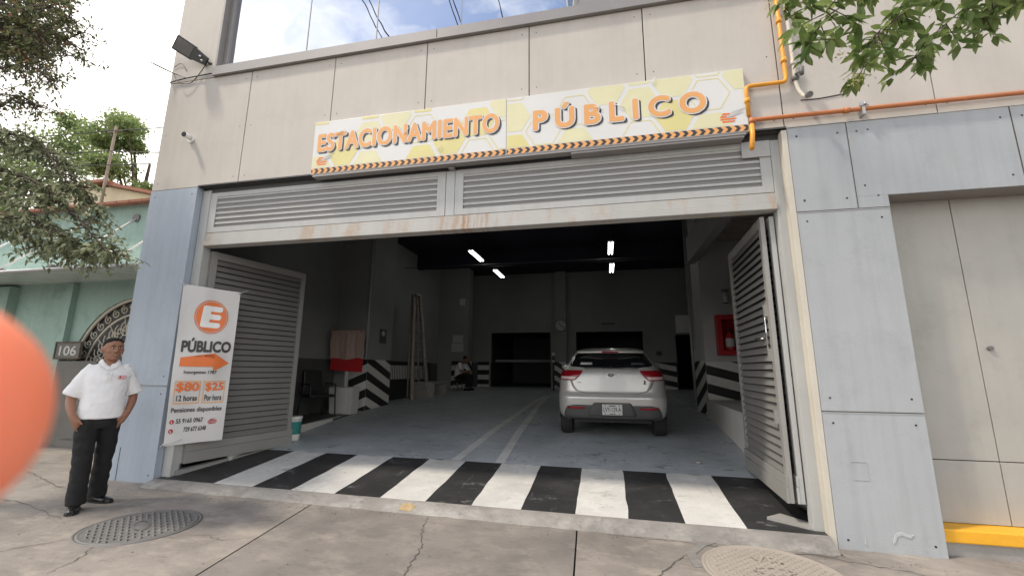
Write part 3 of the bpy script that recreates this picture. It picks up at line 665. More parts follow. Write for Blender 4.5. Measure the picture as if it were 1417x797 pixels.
# ================================================================ sign boards over the entrance
def clip_rect(poly, x0, x1, z0, z1):
    def cl(ps, ax, lim, sg):
        o = []
        for a, c in zip(ps, ps[1:]+ps[:1]):
            ia, ic = sg*(a[ax]-lim) <= 0, sg*(c[ax]-lim) <= 0
            if ia: o.append(a)
            if ia != ic: t = (lim-a[ax])/(c[ax]-a[ax]); o.append((a[0]+(c[0]-a[0])*t, a[1]+(c[1]-a[1])*t))
        return o
    for ax, lim, sg in ((0, x1, 1), (0, x0, -1), (1, z1, 1), (1, z0, -1)):
        if len(poly) > 2: poly = cl(poly, ax, lim, sg)
    return poly
SY = -.05
def sign_board(label, x0, x1, words, wu, wv, ww, wh, logo_u, spacing):
    z0, z1 = 3.855, 4.59
    t = thing('sign_board', label, 'sign', (x0, SY, z0), group='sign boards over the entrance')
    W_ = x1-x0; H_ = z1-z0
    fn = lambda u, v, q: Vector((x0+u, SY-.0012-q, z0+v))
    b = MB(); b.box((x0, SY, z0), (x1, -.004, z1), bev=.003); b.build('board', 'signwhite', t)
    hx = MB(); rr = .24; sw = rr*1.5; sh = rr*math.sqrt(3); st = .085; ow = .012
    kinds = {}
    for i in range(-1, 9):
        for j in range(-1, 4):
            cx = i*sw+.08; cz = st+j*sh*.98+(sh/2 if i % 2 else 0)-.02
            k = rnd.choice(['f', 'o', 'o', 'p', 'n', 'f', 'p'])
            hexa = lambda q: [(cx+q*math.cos(math.pi/3*m), cz+q*math.sin(math.pi/3*m)) for m in range(6)]
            if k in 'fp':
                p = clip_rect(hexa(rr*.88), .005, W_-.005, st, H_-.004)
                if len(p) > 2: hx.face([fn(u, v, 0) for u, v in p], 0 if k == 'f' else 1)
            elif k == 'o':
                A, B_ = hexa(rr*.90), hexa(rr*.90-ow)
                for m in range(6):
                    p = clip_rect([A[m], A[(m+1) % 6], B_[(m+1) % 6], B_[m]], .005, W_-.005, st, H_-.004)
                    if len(p) > 2: hx.face([fn(u, v, 0) for u, v in p], 0)
    hx.build('hexagon_print', ['hexyellow', 'hexpale'], t)
    ch = MB(); pw = .086; n = int(W_/pw)+2
    ch.face([fn(.004, .006, 0), fn(W_-.004, .006, 0), fn(W_-.004, st-.008, 0), fn(.004, st-.008, 0)], 1)
    for i in range(-1, n):
        u = i*pw; s_ = .03; vm = (.006+st-.008)/2
        for v0, v1, d0, d1 in ((.006, vm, 0, s_), (vm, st-.008, s_, 0)):
            p = clip_rect([(u+d0, v0), (u+pw*.52+d0, v0), (u+pw*.52+d1, v1), (u+d1, v1)], .004, W_-.004, 0, 1)
            if len(p) > 2: ch.face([fn(uu, vv, .0012) for uu, vv in p], 0)
    ch.build('chevron_strip', ['orangeink', 'darkink'], t)
    # letters: dark drop shadow, white outline, orange face
    sk = lambda du, dv, q: (lambda u, v, tt: fn(u+du, v+dv, tt+q))
    _, bx_, by_ = text_mesh(words, 1, 0, .001, spacing)
    ext = (*bx_, *by_)
    lettering('letter_shadow', words, sk(.027, -.024, .0016), wu, wv, ww, wh, 'darkink', t, .058, 0, .0004, spacing, box=ext)
    lettering('letter_outline', words, sk(0, 0, .0032), wu, wv, ww, wh, 'signwhite', t, .085, 0, .0006, spacing, box=ext)
    lettering('lettering', words, sk(0, 0, .0048), wu, wv, ww, wh, 'orangeink', t, .042, 0, .0008, spacing, box=ext)
    lg = MB()
    for k, (dv, a) in enumerate(((.055, .055), (.025, .085), (-.005, .092), (-.035, .078))):
        u0 = logo_u
        lg.prism([(u0-a+.01*k, .165+dv-.011), (u0+a*.8, .165+dv-.009), (u0+a, .165+dv+.006), (u0-a*.7, .165+dv+.011)], fn, .0008, .0016, 0)
    lg.prism([(logo_u-.02, .175), (logo_u+.06, .245), (logo_u+.19, .275), (logo_u+.10, .225), (logo_u+.17, .225), (logo_u+.05, .185)], fn, .002, .0028, 1)
    lg.build('logo', ['orangered', 'paper'], t)
    # peeling shreds of the film
    pe = MB()
    for q in range(3):
        u = rnd.uniform(.1, W_-.1); v = rnd.uniform(.1, H_-.05); an = rnd.uniform(-.6, 1.4); ln = rnd.uniform(.06, .18)
        pe.tube([fn(u, v, .006), fn(u+math.cos(an)*ln/2, v+math.sin(an)*ln/2, .016), fn(u+math.cos(an)*ln, v+math.sin(an)*ln, .006)], [.002, .005, .0015], 6)
    pe.build('peeling_film', 'white', t)
    return t
sign_board('hexagon patterned sign board reading ESTACIONAMIENTO in tight orange letters', -3.645, -1.052, 'ESTACIONAMIENTO', .075, .315, 2.42, .235, .14, 1.06)
sign_board('hexagon patterned sign board reading PÚBLICO in widely spaced orange letters', -1.048, 1.55, 'PÚBLICO', .33, .285, 1.86, .29, 2.40, 1.55)
b = MB(); b.box((-3.62, -.045, 3.825), (1.52, .06, 3.853)); b.box((-.3, -.035, 3.80), (1.5, .09, 3.824)); tag(b.build('sign_ledge', 'frame'), 'thin grey metal ledge carrying both sign boards', 'ledge')

# ================================================================ pipes, camera, floodlight
def pipe(label, pts, r, m, group='gas pipes on the facade', name='gas_pipe', rings=()):
    t = thing(name, label, 'pipe', pts[0], group=group)
    b = MB(); q = []
    pts = [Vector(p) for p in pts]
    for i, p in enumerate(pts):
        if 0 < i < len(pts)-1:
            d0 = (pts[i-1]-p); d1 = (pts[i+1]-p); k = min(.05, d0.length*.4, d1.length*.4)
            p0, p1 = p+d0.normalized()*k, p+d1.normalized()*k
            for s in range(5): tt = s/4; q.append(p0*(1-tt)**2+p*2*tt*(1-tt)+p1*tt*tt)
        else: q.append(p)
    b.tube(q, r, 12); b.build('pipe', m, t)
    if rings:
        for p, d in rings: b = MB(); p = Vector(p); d = Vector(d).normalized(); b.tube([p-d*.025, p+d*.025], r*1.35, 12); b.build('pipe_joint', m, t)
    return t
pipe('thick orange gas pipe dropping from the roof and turning left to the sign', [(1.95, -.05, 9), (1.95, -.05, 4.37), (1.56, -.05, 4.37), (1.56, -.05, 4.02)], .021, 'orange', rings=[((1.95, -.05, 4.62), (0, 0, 1)), ((1.56, -.05, 4.2), (0, 0, 1)), ((1.95, -.05, 5.1), (0, 0, 1))])
t = pipe('thinner orange and grey pipe ending in a valve and open elbow', [(2.035, -.045, 9), (2.035, -.045, 4.36), (2.05, -.06, 4.24), (2.08, -.09, 4.15), (2.085, -.16, 4.125)], .018, 'cream', rings=[((2.035, -.045, 4.58), (0, 0, 1)), ((2.083, -.14, 4.13), (.1, -1, -.3))])
b = MB(); b.ball((2.038, -.05, 4.40), .038); b.tube([(2.02, -.09, 4.42), (2.07, -.11, 4.43)], .012, 8); b.tube([(2.07, -.115, 4.39), (2.075, -.115, 4.47)], [.022, .026], 8); b.tube([(2.083, -.15, 4.128), (2.086, -.19, 4.11)], .03, 12); b.build('valve', 'iron', t)
pipe('long orange red pipe running right along the wall then bending down by the sign', [(9, -.05, 3.95), (1.58, -.05, 3.975), (1.575, -.05, 3.80), (1.53, -.12, 3.62)], .022, 'redpipe', rings=[((1.585, -.05, 3.965), (0, 0, 1)), ((2.45, -.05, 3.972), (1, 0, 0))])
b = MB(); b.tube([(1.575, -.055, 3.92), (1.575, -.055, 3.81), (1.53, -.125, 3.615)], .0245, 12); bp_ = tag(b.build('pipe_sleeve', 'orange'), 'short bright yellow orange pipe sleeve at the bend below the sign', 'pipe sleeve')
b = MB(); b.box((2.575, -.08, 3.90), (2.60, -.004, 4.02), bev=.003); b.box((2.555, -.085, 3.99), (2.635, -.07, 4.03), bev=.003); b.ball((2.60, -.088, 4.005), .016); tag(b.build('pipe_clamp', 'alu'), 'small grey metal clamp holding the long orange red pipe', 'clamp')
t = thing('bullet_camera', 'small white bullet camera on the beige wall left of the sign', 'camera', (-5.72, 0, 4.61))
b = MB(); b.tube([(-5.70, -.001, 4.60), (-5.70, -.03, 4.60)], .045, 16); b.tube([(-5.70, -.03, 4.60), (-5.70, -.05, 4.62)], .018, 10); b.build('mount', 'white', t)
b = MB(); b.tube([(-5.69, -.03, 4.625), (-5.69, -.13, 4.62)], .034, 16); b.build('camera_body', 'white', t)
b = MB(); b.tube([(-5.69, -.131, 4.62), (-5.69, -.142, 4.62)], .036, 16); b.build('camera_lens', 'black', t)
t = thing('flood_light', 'black flat floodlight on an arm at the top left corner', 'floodlight', (-5.6, 0, 5.9))
fa = Vector((-5.62, -.03, 5.84)); fb = Vector((-6.02, -.36, 6.08)); fd = (fb-fa).normalized(); fs = fd.cross(Vector((.62, -.5, -.6))).normalized(); fn_ = fd.cross(fs).normalized()
if fn_.y > 0: fn_ = -fn_
def fbox(m, u0, u1, s0, s1, n0, n1, mi=0):
    p = lambda u, s, n: fa+fd*u+fs*s+fn_*n
    m.hexa([p(u0, -s0, n0), p(u1, -s1, n0), p(u1, s1, n0), p(u0, s0, n0), p(u0, -s0, n1), p(u1, -s1, n1), p(u1, s1, n1), p(u0, s0, n1)], mi, bev=.008)
m = MB(); fbox(m, .0, .20, .06, .095, -.03, .03); fbox(m, .18, .44, .105, .11, -.025, .025); m.build('lamp_housing', 'darkgrey', t)
m = MB(); fbox(m, .20, .42, .086, .092, .024, .031); m.build('lamp_window', 'iron', t)
m = MB(); m.ball(fa+fd*.09+fn_*.035+fs*.02, .02); m.ball(fa+fd*.05+fn_*.035-fs*.02, .02); m.build('sensor', 'chrome', t)
m = MB(); m.tube([fa-fd*.02, (-5.56, .01, 5.82)], .02, 8); m.build('arm', 'darkgrey', t)
t = thing('loose_cable', 'loose black cables looping along the wall under the floodlight', 'cable', (-6.2, 0, 5.6))
m = MB()
m.tube(smooth_path([(-6.6, -.25, 5.92), (-6.3, -.08, 5.78), (-5.95, -.03, 5.62)], 5), [.004]*3+[.011]*5+[.006]*3, 6)
m.tube(smooth_path([(-6.26, -.02, 5.60), (-5.95, -.03, 5.62), (-5.5, -.03, 5.63)], 5), .009, 6)
m.tube(smooth_path([(-6.2, -.05, 5.76), (-6.05, -.06, 5.55), (-5.85, -.03, 5.53), (-5.7, -.02, 5.72), (-5.6, -.03, 5.86)], 6), .006, 6)
m.tube(smooth_path([(-6.25, -.01, 5.86), (-6.1, -.02, 5.9), (-5.98, -.02, 5.75)], 6), .004, 6)
m.build('cable_run', 'black', t)
t['label'] = 'loose black cables looping along the wall under the floodlight'

# ================================================================ recessed side door on the right
t = thing('metal_door', 'recessed grey flush panel doors above the yellow step', 'door', (3.5, .25, .1))
m = MB(); yd = .25
for x0, x1, z0, z1 in ((2.70, 3.364, .635, 3.09), (3.372, 4.55, .635, 3.09), (2.70, 3.364, .11, .627), (3.372, 4.55, .11, .627)): m.box((x0, yd, z0), (x1, yd+.04, z1), bev=.003)
m.box((2.7, yd+.035, .1), (6.4, yd+.08, 3.1), 1); m.build('door_panel', ['doorpaint', 'gap'], t)
m = MB(); m.tube([(3.46, yd-.001, 1.62), (3.46, yd-.02, 1.62)], .022, 14); m.build('lock', 'iron', t)
m = MB(); m.box((2.717, .02, 3.0725), (6.6, .25, 3.0775)); m.build('door_head', 'frame', t)
b = MB(); b.box((2.72, .06, -.0), (6.6, .30, .105), bev=.012); tag(b.build('door_step', 'yellow'), 'bright yellow painted step below the recessed grey doors', 'step')
b = MB(); b.box((2.718, .085, -.2), (6.6, .32, -.002)); tag(b.build('step_base', 'conc'), kind='structure')

# ================================================================ banner
t = thing('hanging_banner', 'white vinyl parking banner with prices hung on the left gate leaf', 'banner', (-5.40, -.02, .45))
BA, BB, BC, BD = Vector((-5.424, -.03, 2.485)), Vector((-4.978, .44, 2.437)), Vector((-5.355, -.03, .445)), Vector((-4.978, .44, .467))
bn = Vector((.70, -.71, 0)).normalized()
def ban(u, v, q=0):                              # u right, v up, both 0..1
    p = (BA*(1-u)+BB*u)*v+(BC*(1-u)+BD*u)*(1-v)
    rip = .020*math.sin(u*3.1+.6)*math.sin(v*math.pi)+.010*math.sin(9*u+5*v)+.009*math.sin(4*u-13*v)+.006*math.sin(14*u-6*v+1)*(.3+v*v)-.03*(u*(1-u))*math.cos(v*6)+.008*math.sin(16*u+3*v)*v**4
    return p+bn*(q+rip)
m = MB(); m.grid(lambda u, v: ban(u, v, 0), 24, 60); m.grid(lambda u, v: ban(u, v, -.002), 24, 60); sheet = m.build('banner_sheet', 'vinyl', t)
m = MB()
for (u, v), e in (((.02, .995), (-.08, 0, .06)), ((.98, .99), (.03, .12, .07)), ((.0, .01), (-.03, -.01, -.03))):
    p = ban(u, v, .004); m.tube([p, p+Vector(e)], .005, 6); m.ball(p, .012)
m.tube([ban(.0, .01, .01), ban(.12, .012, .012), ban(.30, .03, .008)], .0035, 6)
m.build('tie_cord', 'paper', t)
BW, BH = .648, 2.0
def bpoly(poly, mi_, name, q=.009):
    m = MB(); m.prism(poly, lambda u, v, k: Vector((u, v, k)), q, q+.001); bmesh.ops.triangulate(m.bm, faces=[f for f in m.bm.faces if len(f.verts) > 4]); cut_grid(m.bm, 0, 1, .035, 0, 1, .012)
    for v in m.bm.verts: v.co = ban(*v.co)
    return m.build(name, mi_, t)
def disc(cu, cv, r, n=40, r0=None): return [(cu+r/BW*math.cos(2*math.pi*k/n), cv+r/BH*math.sin(2*math.pi*k/n)) for k in range(n)]
def ringm(m, cu, cv, r, wd, q):
    A, B_ = ell(cu, cv, r), ell(cu, cv, r-wd)
    for k in range(len(A)):
        m.face([ban(*A[k], q), ban(*A[(k+1) % 40], q), ban(*B_[(k+1) % 40], q), ban(*B_[k], q)])
def ell(cu, cv, r, k=1.17): return [(u, cv+(v-cv)*k) for u, v in disc(cu, cv, r)]
bpoly(ell(.54, .805, .172), 'orangered', 'round_emblem')
m = MB(); ringm(m, .54, .805, .192, .010, .009); m.build('emblem_ring', 'orangered', t)
lettering('emblem_letter', 'E', lambda u, v, q: ban(u+.25*(v-.805), v, q+.011), .41, .742, .27, .126, 'white', t, .055, cut=.07)
lettering('lettering', 'PÚBLICO', lambda u, v, q: ban(u, v+.012*(u-.5), q+.009),   .10, .572, .84, .086, 'darkink', t, .045, cut=.07)
bpoly([(.10, .475), (.68, .477), (.68, .448), (.95, .502), (.68, .565), (.68, .528), (.10, .530)], 'orangered', 'arrow')
lettering('lettering', 'Insurgentes 1787', lambda u, v, q: ban(u, v, q+.009), .19, .425, .56, .026, 'darkink', t, .02, cut=.07)
for u0, u1 in ((.07, .50), (.55, .93)):
    m = MB(); e = .012; v0, v1 = .245, .385
    for a0, b0, a1, b1 in ((u0, v0, u1, v0+.006), (u0, v1-.006, u1, v1), (u0, v0, u0+e, v1), (u1-e, v0, u1, v1)):
        m.grid(lambda u, v: ban(a0+(a1-a0)*u, b0+(b1-b0)*v, .009), 6, 6)
    m.build('price_box', 'orangeink', t)
lettering('price', '$80', lambda u, v, q: ban(u, v, q+.009), .10, .316, .37, .058, 'orangered', t, .035, cut=.07)
lettering('price', '$25', lambda u, v, q: ban(u, v, q+.009), .59, .318, .31, .055, 'orangered', t, .035, cut=.07)
lettering('lettering', '12 horas', lambda u, v, q: ban(u, v, q+.009), .12, .262, .34, .034, 'darkink', t, .022, cut=.07)
lettering('lettering', 'Por hora', lambda u, v, q: ban(u, v, q+.009), .59, .260, .30, .036, 'darkink', t, .022, cut=.07)
lettering('lettering', 'Pensiones disponibles', lambda u, v, q: ban(u, v, q+.009), .06, .185, .86, .036, 'darkink', t, .02, cut=.07)
lettering('lettering', '55 9165 0967', lambda u, v, q: ban(u, v, q+.009), .16, .128, .45, .026, 'darkink', t, .022, cut=.07)
lettering('lettering', '729 677 6348', lambda u, v, q: ban(u, v, q+.009), .30, .075, .38, .026, 'darkink', t, .022, cut=.07)
bpoly(disc(.09, .138, .026, 20), 'red', 'phone_icon'); bpoly(disc(.09, .084, .026, 20), 'red', 'phone_icon')
m = MB()
for v in (.138, .084): m.prism([(.075, v+.004), (.082, v+.006), (.088, v), (.098, v-.006), (.104, v-.004), (.092, v-.009), (.078, v-.002)], ban, .011, .012)
m.build('icon_handset', 'white', t)
m = MB()
for k, (dv, a) in enumerate(((.014, .05), (.006, .085), (-.003, .09), (-.012, .07))): m.prism([(.78-a, .125+dv-.003), (.78+a*.9, .125+dv), (.78+a, .125+dv+.004), (.78-a*.7, .125+dv+.0035)], ban, .009, .010)
m.build('logo', 'red', t)

# ================================================================ manhole covers
def manhole(label, cx, cy, r, m_, pattern, ang):
    t = thing('manhole_cover', label, 'manhole cover', (cx, cy, sz(cx)))
    zz = lambda x, y, h: Vector((cx+x, cy+y, sz(cx+x)+h))
    m = MB(); n = 56
    prof = [(r*1.0, -.01), (r*1.0, .007), (r*.965, .010), (r*.955, .004), (r*.94, .004), (r*.93, .009), (r*.90, .010), (r*.885, .006)]
    m.rings([[zz(q*math.cos(2*math.pi*k/n), q*math.sin(2*math.pi*k/n), h) for k in range(n)] for q, h in prof], 0, (False, True))
    m.build('rim', m_, t)
    m = MB(); ca, sa = math.cos(ang), math.sin(ang); st = .088 if pattern == 'lug' else .075
    k = int(r/st*2.4)+1
    for i in range(-k, k+1):
        for j in range(-k, k+1):
            x = (i+(.5 if j % 2 else 0))*st; y = j*st*(.5 if pattern == 'lug' else .42)
            if math.hypot(x, y) > r*.84 or (pattern == 'lug' and abs(x) < .15 and abs(y) < .055): continue
            wx, wy = (st*.40, st*.20) if pattern == 'lug' else (st*.36, st*.12)
            q = lambda a, b_, h: zz((x+a)*ca-(y+b_)*sa, (x+a)*sa+(y+b_)*ca, h)
            m.hexa([q(-wx, 0, .004), q(0, -wy, .004), q(wx, 0, .004), q(0, wy, .004), q(-wx*.6, 0, .016), q(0, -wy*.6, .016), q(wx*.6, 0, .016), q(0, wy*.6, .016)])
    tag(m.build('tread', m_, t), kind='stuff')
    m = MB()
    for k in range(30):
        a0, a1 = 2*math.pi*k/30, 2*math.pi*(k+1)/30
        pts = []
        for a, q0 in ((a0, 1), (a1, 1), (a1, .86), (a0, .86)):
            x, y = .15*q0*math.cos(a), .06*q0*math.sin(a); pts.append(zz(x*ca-y*sa, x*sa+y*ca, .016))
        m.face(pts)
    m.build('emblem_ring', m_, t)
    return t, zz
manhole('dark cast iron manhole cover with diamond studs near the standing man', -4.16, -1.13, .455, 'iron', 'lug', R(-38))
t, zz = manhole('dusty pale manhole cover lettered VR at the right frame bottom', 1.19, -.66, .50, 'ironpale', 'dash', R(5))
lettering('cast_letters', 'VR', lambda u, v, q: zz(u, v, .012+q), -.10, .16, .22, .10, 'ironpale', t, .02, dep=.005)
b = MB(); b.prism([(x, y) for x, y in ((.62, -.72), (.60, -.45), (.75, -.20), (.95, -.12), (.8, -.25), (.68, -.45), (.68, -.7))], lambda u, v, q: Vector((u, v, sz(u)+q)), .001, .006); tag(b.build('pavement_patch', 'sill'), kind='structure')

# ================================================================ car
def build_car():
    t = thing('parked_car', 'silver white hatchback parked nose in, seen from behind', 'car', (.088, 3.42, .315), (R(2.6), 0, 0))
    ZT = [(.255, .78, -.62, 3.15), (.28, .81, -.69, 3.22), (.33, .845, -.725, 3.27), (.45, .862, -.752, 3.29), (.55, .866, -.765, 3.28), (.625, .866, -.768, 3.26), (.66, .864, -.745, 3.22), (.70, .862, -.715, 3.15), (.80, .858, -.695, 3.05), (.90, .850, -.672, 2.9), (.97, .838, -.655, 2.5), (1.03, .805, -.632, 2.15), (1.08, .752, -.600, 2.0), (1.12, .728, -.560, 1.88), (1.20, .698, -.480, 1.68), (1.30, .655, -.375, 1.42), (1.40, .600, -.262, 1.12), (1.445, .550, -.16, .95), (1.47, .45, 0, .8), (1.482, .25, .2, .6)]
    zs = [q[0] for q in ZT]
    W = lambda z: interp(z, zs, [q[1] for q in ZT]); YR = lambda z: interp(z, zs, [q[2] for q in ZT]); YF = lambda z: interp(z, zs, [q[3] for q in ZT])
    RC = .24
    def ry(x, z):
        wd = W(z); ax = min(abs(x), wd*.9995); y = YR(z)+.055*(ax/wd)**2
        if ax > wd-RC: y += RC-math.sqrt(max(RC*RC-(ax-(wd-RC))**2, 0))
        return y
    zl = []
    for a, c in zip(zs, zs[1:]): zl += [a+(c-a)*k/3 for k in range(3)]
    zl.append(zs[-1])
    rings = []
    for z in zl:
        wd, yf = W(z), YF(z); ring = []
        for k in range(33):
            s = -1+k/16; e = abs(s); x = math.copysign(1, s)*(e/.7*(wd-RC) if e < .7 else wd-RC+RC*math.sin((e-.7)/.3*math.pi/2)); ring.append(Vector((x, ry(x, z), z)))
        yb = ring[-1].y
        for k in range(1, 8): ring.append(Vector((wd*(1-.0*k), yb+(yf-.5-yb)*k/8, z)))
        for k in range(9): a = k/8*math.pi; ring.append(Vector((wd*math.cos(a)*1.0, yf-.5+.5*math.sin(a)**.7 if 0 < k < 8 else yf-.5, z)))
        for k in range(7, 0, -1): ring.append(Vector((-wd, yb+(yf-.5-yb)*k/8, z)))
        rings.append(ring)
    m = MB(); m.rings(rings); body = m.build('car_body', 'silver', t, local=True)
    def patch(name, rows, mt, par, off=.006, nx=16, thick=.03, fn=None):
        'rows: (z, x left, x right) from the bottom up'
        m = MB(); f = fn or ry; nr = 10; zz = [rows[0][0]+(rows[-1][0]-rows[0][0])*j/nr for j in range(nr+1)]
        lo = lambda z: interp(z, [q[0] for q in rows], [q[1] for q in rows]); hi = lambda z: interp(z, [q[0] for q in rows], [q[2] for q in rows])
        A = lambda o: [[Vector((lo(z)+(hi(z)-lo(z))*i/nx, f(lo(z)+(hi(z)-lo(z))*i/nx, z)-o, z)) for i in range(nx+1)] for z in zz]
        F, Bk = A(off), A(off-thick)
        fv = [[m.bm.verts.new(p) for p in r_] for r_ in F]; bv = [[m.bm.verts.new(p) for p in r_] for r_ in Bk]
        def q(a, b_, c, d, sm=True):
            f_ = m.bm.faces.new((a, b_, c, d)); f_.smooth = sm
        for j in range(nr):
            for i in range(nx): q(fv[j][i], fv[j][i+1], fv[j+1][i+1], fv[j+1][i])
            q(bv[j][0], fv[j][0], fv[j+1][0], bv[j+1][0], False); q(fv[j][nx], bv[j][nx], bv[j+1][nx], fv[j+1][nx], False)
        for i in range(nx): q(bv[0][i], bv[0][i+1], fv[0][i+1], fv[0][i], False); q(fv[nr][i], fv[nr][i+1], bv[nr][i+1], bv[nr][i], False)
        return m.build(name, mt, par, local=True)
    # tailgate: outline groove and skin
    gate_rows = [(.69, -.40, .40), (.70, -.50, .50), (.725, -.565, .565), (.78, -.615, .615), (.90, -.66, .66), (1.00, -.69, .69), (1.07, -.715, .715)]
    patch('tailgate_gap', [(z-.004 if i == 0 else z, a-.007, c+.007) for i, (z, a, c) in enumerate(gate_rows)], 'gap', t, .002)
    tg = patch('tailgate', gate_rows, 'silver', t, .007, 24)
    win = [(1.07, -.40, .40), (1.085, -.58, .58), (1.11, -.665, .665), (1.14, -.685, .685), (1.20, -.655, .655), (1.30, -.605, .605), (1.385, -.56, .56)]
    rw = patch('rear_window', win, 'glass', t, .008, 24)
    patch('window_sticker', [(1.145, -.50, -.50+.20), (1.19, -.485, -.50+.20)], 'paper', rw, .010, 4, .004)
    patch('window_sticker', [(1.145, .33, .55), (1.185, .34, .52)], 'darkgrey', rw, .010, 4, .004)
    m = MB(); m.tube([(-.0, ry(0, 1.09)-.02, 1.085), (-.01, ry(0, 1.15)-.022, 1.14), (.38, ry(.38, 1.12)-.018, 1.115)], .008, 6); m.ball((0, ry(0, 1.09)-.015, 1.085), .02); m.build('wiper', 'black', rw, local=True)
    # roof spoiler with the third brake lamp
    m = MB(); sp = []
    for k in range(25):
        x = -.56+1.12*k/24; c_ = (x/.56)**2; yb = -.40+.10*c_
        sp.append((x, [(x, yb+.02, 1.385-.004*c_), (x, yb, 1.40), (x, yb+.01, 1.425-.012*c_), (x, yb+.14, 1.462-.03*c_), (x, .05, 1.478-.06*c_), (x, .05, 1.40), (x, yb+.12, 1.385)]))
    m.rings([[Vector(p) for p in r_] for _, r_ in sp]); spo = m.build('spoiler', 'silver', t, local=True)
    m = MB(); m.box((-.135, -.412, 1.393), (.135, -.36, 1.421), bev=.006); m.build('brake_light', 'lens', t, local=True)
    m = MB(); m.box((-.56, -.30, 1.372), (.56, -.2, 1.386)); m.build('spoiler_lip', 'black', spo, local=True)
    m = MB(); m.ball((.06, .55, 1.50), (.02, .07, .035)); m.build('roof_aerial', 'black', t, local=True)
    # lamps
    for s in (-1, 1):
        rows = [(.885, .60, .838), (.90, .565, .842), (.96, .50, .838), (1.02, .455, .812), (1.045, .46, .785)]
        rows = [(z, a, c) if s > 0 else (z, -c, -a) for z, a, c in rows]
        tl = patch('taillight', rows, 'lens', t, .014, 18, .04)
        rows = [(.90, .60, .828), (.915, .575, .830), (.945, .55, .828)]
        patch('reversing_lens', [(z, a, c) if s > 0 else (z, -c, -a) for z, a, c in rows], 'lensclear', tl, .017, 12, .01)
        rows = [(.442, .48, .66), (.455, .42, .70), (.475, .42, .70)]
        patch('rear_reflector', [(z, a, c) if s > 0 else (z, -c, -a) for z, a, c in rows], 'lens', t, .024, 8, .03)
    # black lower bumper
    rows = [(.272, -.72, .72), (.30, -.775, .775), (.40, -.755, .755), (.48, -.715, .715), (.505, -.60, .60)]
    lb = patch('lower_bumper', rows, 'darkgrey', t, .010, 30)
    patch('bumper_insert', [(.34, -.36, .36), (.37, -.37, .37), (.53, -.30, .30), (.548, -.27, .27)], 'darkgrey', lb, .018, 12)
    patch('bumper_lip', [(.262, -.60, .60), (.285, -.66, .66)], 'black', lb, .020, 16)
    m = MB()
    for x in (-.5, -.2, .2, .5): m.tube([(x, ry(x, .60)-.003, .60), (x, ry(x, .60)+.02, .60)], .012, 12)
    m.build('parking_sensor', 'alu', t, local=True)
    # number plate
    yp = ry(0, .45)-.030; pf = lambda u, v, q: Vector((u, yp-q, .36+v))
    m = MB(); m.box((-.155, yp, .36), (.155, yp+.02, .525), bev=.006); pl = m.build('number_plate', 'paper', t, local=True)
    lettering('plate_letters', 'LVY-129-A', lambda u, v, q: pf(u, v, q+.001), -.135, .052, .27, .068, 'darkink', pl, .012, local=True)
    m = MB()
    for x in (-.11, .11):
        for z in (.02, .146): m.tube([(x, yp-.003, .36+z), (x, yp+.002, .36+z)], .009, 10)
    m.box((-.05, yp-.002, .36+.135), (.05, yp, .36+.150)); m.box((-.045, yp-.002, .36+.014), (.05, yp, .36+.026)); m.build('plate_marks', 'darkgrey', pl, local=True)
    # emblem and handle
    ye = ry(0, .97)-.010; em = MB(); n = 36
    em.rings([[Vector((.078*q*math.cos(2*math.pi*k/n), ye-h, .975+.042*q*math.sin(2*math.pi*k/n))) for k in range(n)] for q, h in ((1.0, -.004), (1, .006), (.9, .008), (.82, .004))], 0, (False, True))
    eb = em.build('maker_emblem', 'chrome', t, local=True)
    lettering('emblem_letters', 'KIA', lambda u, v, q: Vector((u, ye-.005-q, .957+v)), -.046, 0, .092, .036, 'darkink', eb, .03, local=True)
    m = MB(); m.box((-.075, ye-.002, .91), (.075, ye+.012, .935), bev=.008); m.build('tailgate_handle', 'chrome', tg, local=True)
    lettering('model_badge', 'RIO', lambda u, v, q: Vector((u, ry(-.5, .86)-.010-q, .845+v)), -.54, 0, .06, .018, 'chrome', tg, .01, local=True)
    m = MB(); m.prism([(.49, .835), (.515, .86), (.50, .885), (.52, .895), (.54, .87), (.53, .85), (.545, .83)], lambda u, v, q: Vector((u, ry(u, v)-q, v)), .008, .011); m.build('sticker', 'black', tg, local=True)
    # exhaust, mirrors, wheels
    m = MB(); m.tube([(-.02, -.60, .24), (-.02, -.3, .25)], .025, 12); m.build('exhaust', 'dark', t, local=True)
    m = MB(); m.box((-.64, -.2, .22), (.64, 3.0, .34)); m.build('underbody', 'black', t, local=True)
    for s in (-1, 1):
        m = MB(); m.ball((s*.93, 1.75, 1.02), (.10, .06, .075)); m.tube([(s*.8, 1.78, .98), (s*.9, 1.77, .99)], .025, 8); m.build('side_mirror', 'silver', t, local=True)
        for y in (0, 2.58):
            m = MB(); n = 40
            prof = [(.20, 0), (.285, 0), (.305, .02), (.312, .06), (.312, .15), (.305, .19), (.285, .205), (.20, .205)]
            m.rings([[Vector((s*(.872-q), y+r_*math.cos(2*math.pi*k/n), .312+r_*math.sin(2*math.pi*k/n))) for k in range(n)] for r_, q in prof], 0, (True, True))
            ty = m.build('wheel', 'tyre', t, local=True)
            m = MB(); m.tube([(s*.874, y, .312), (s*.86, y, .312)], .20, 30)
            for k in range(5):
                a = k*2*math.pi/5; m.tube([(s*.878, y, .312), (s*.878, y+.19*math.cos(a), .312+.19*math.sin(a))], .022, 6)
            m.build('rim', 'alu', ty, local=True)
            m = MB(); m.rings([[Vector((s*.868, y+r_*math.cos(math.pi*k/24), .312+r_*math.sin(math.pi*k/24))) for k in range(25)] for r_ in (.31, .345)], 0, (False, False), closed=False); m.build('wheel_arch', 'black', t, local=True)
        side = [(1.06, .1), (1.36, .45), (1.38, 1.0), (1.10, 1.7)]
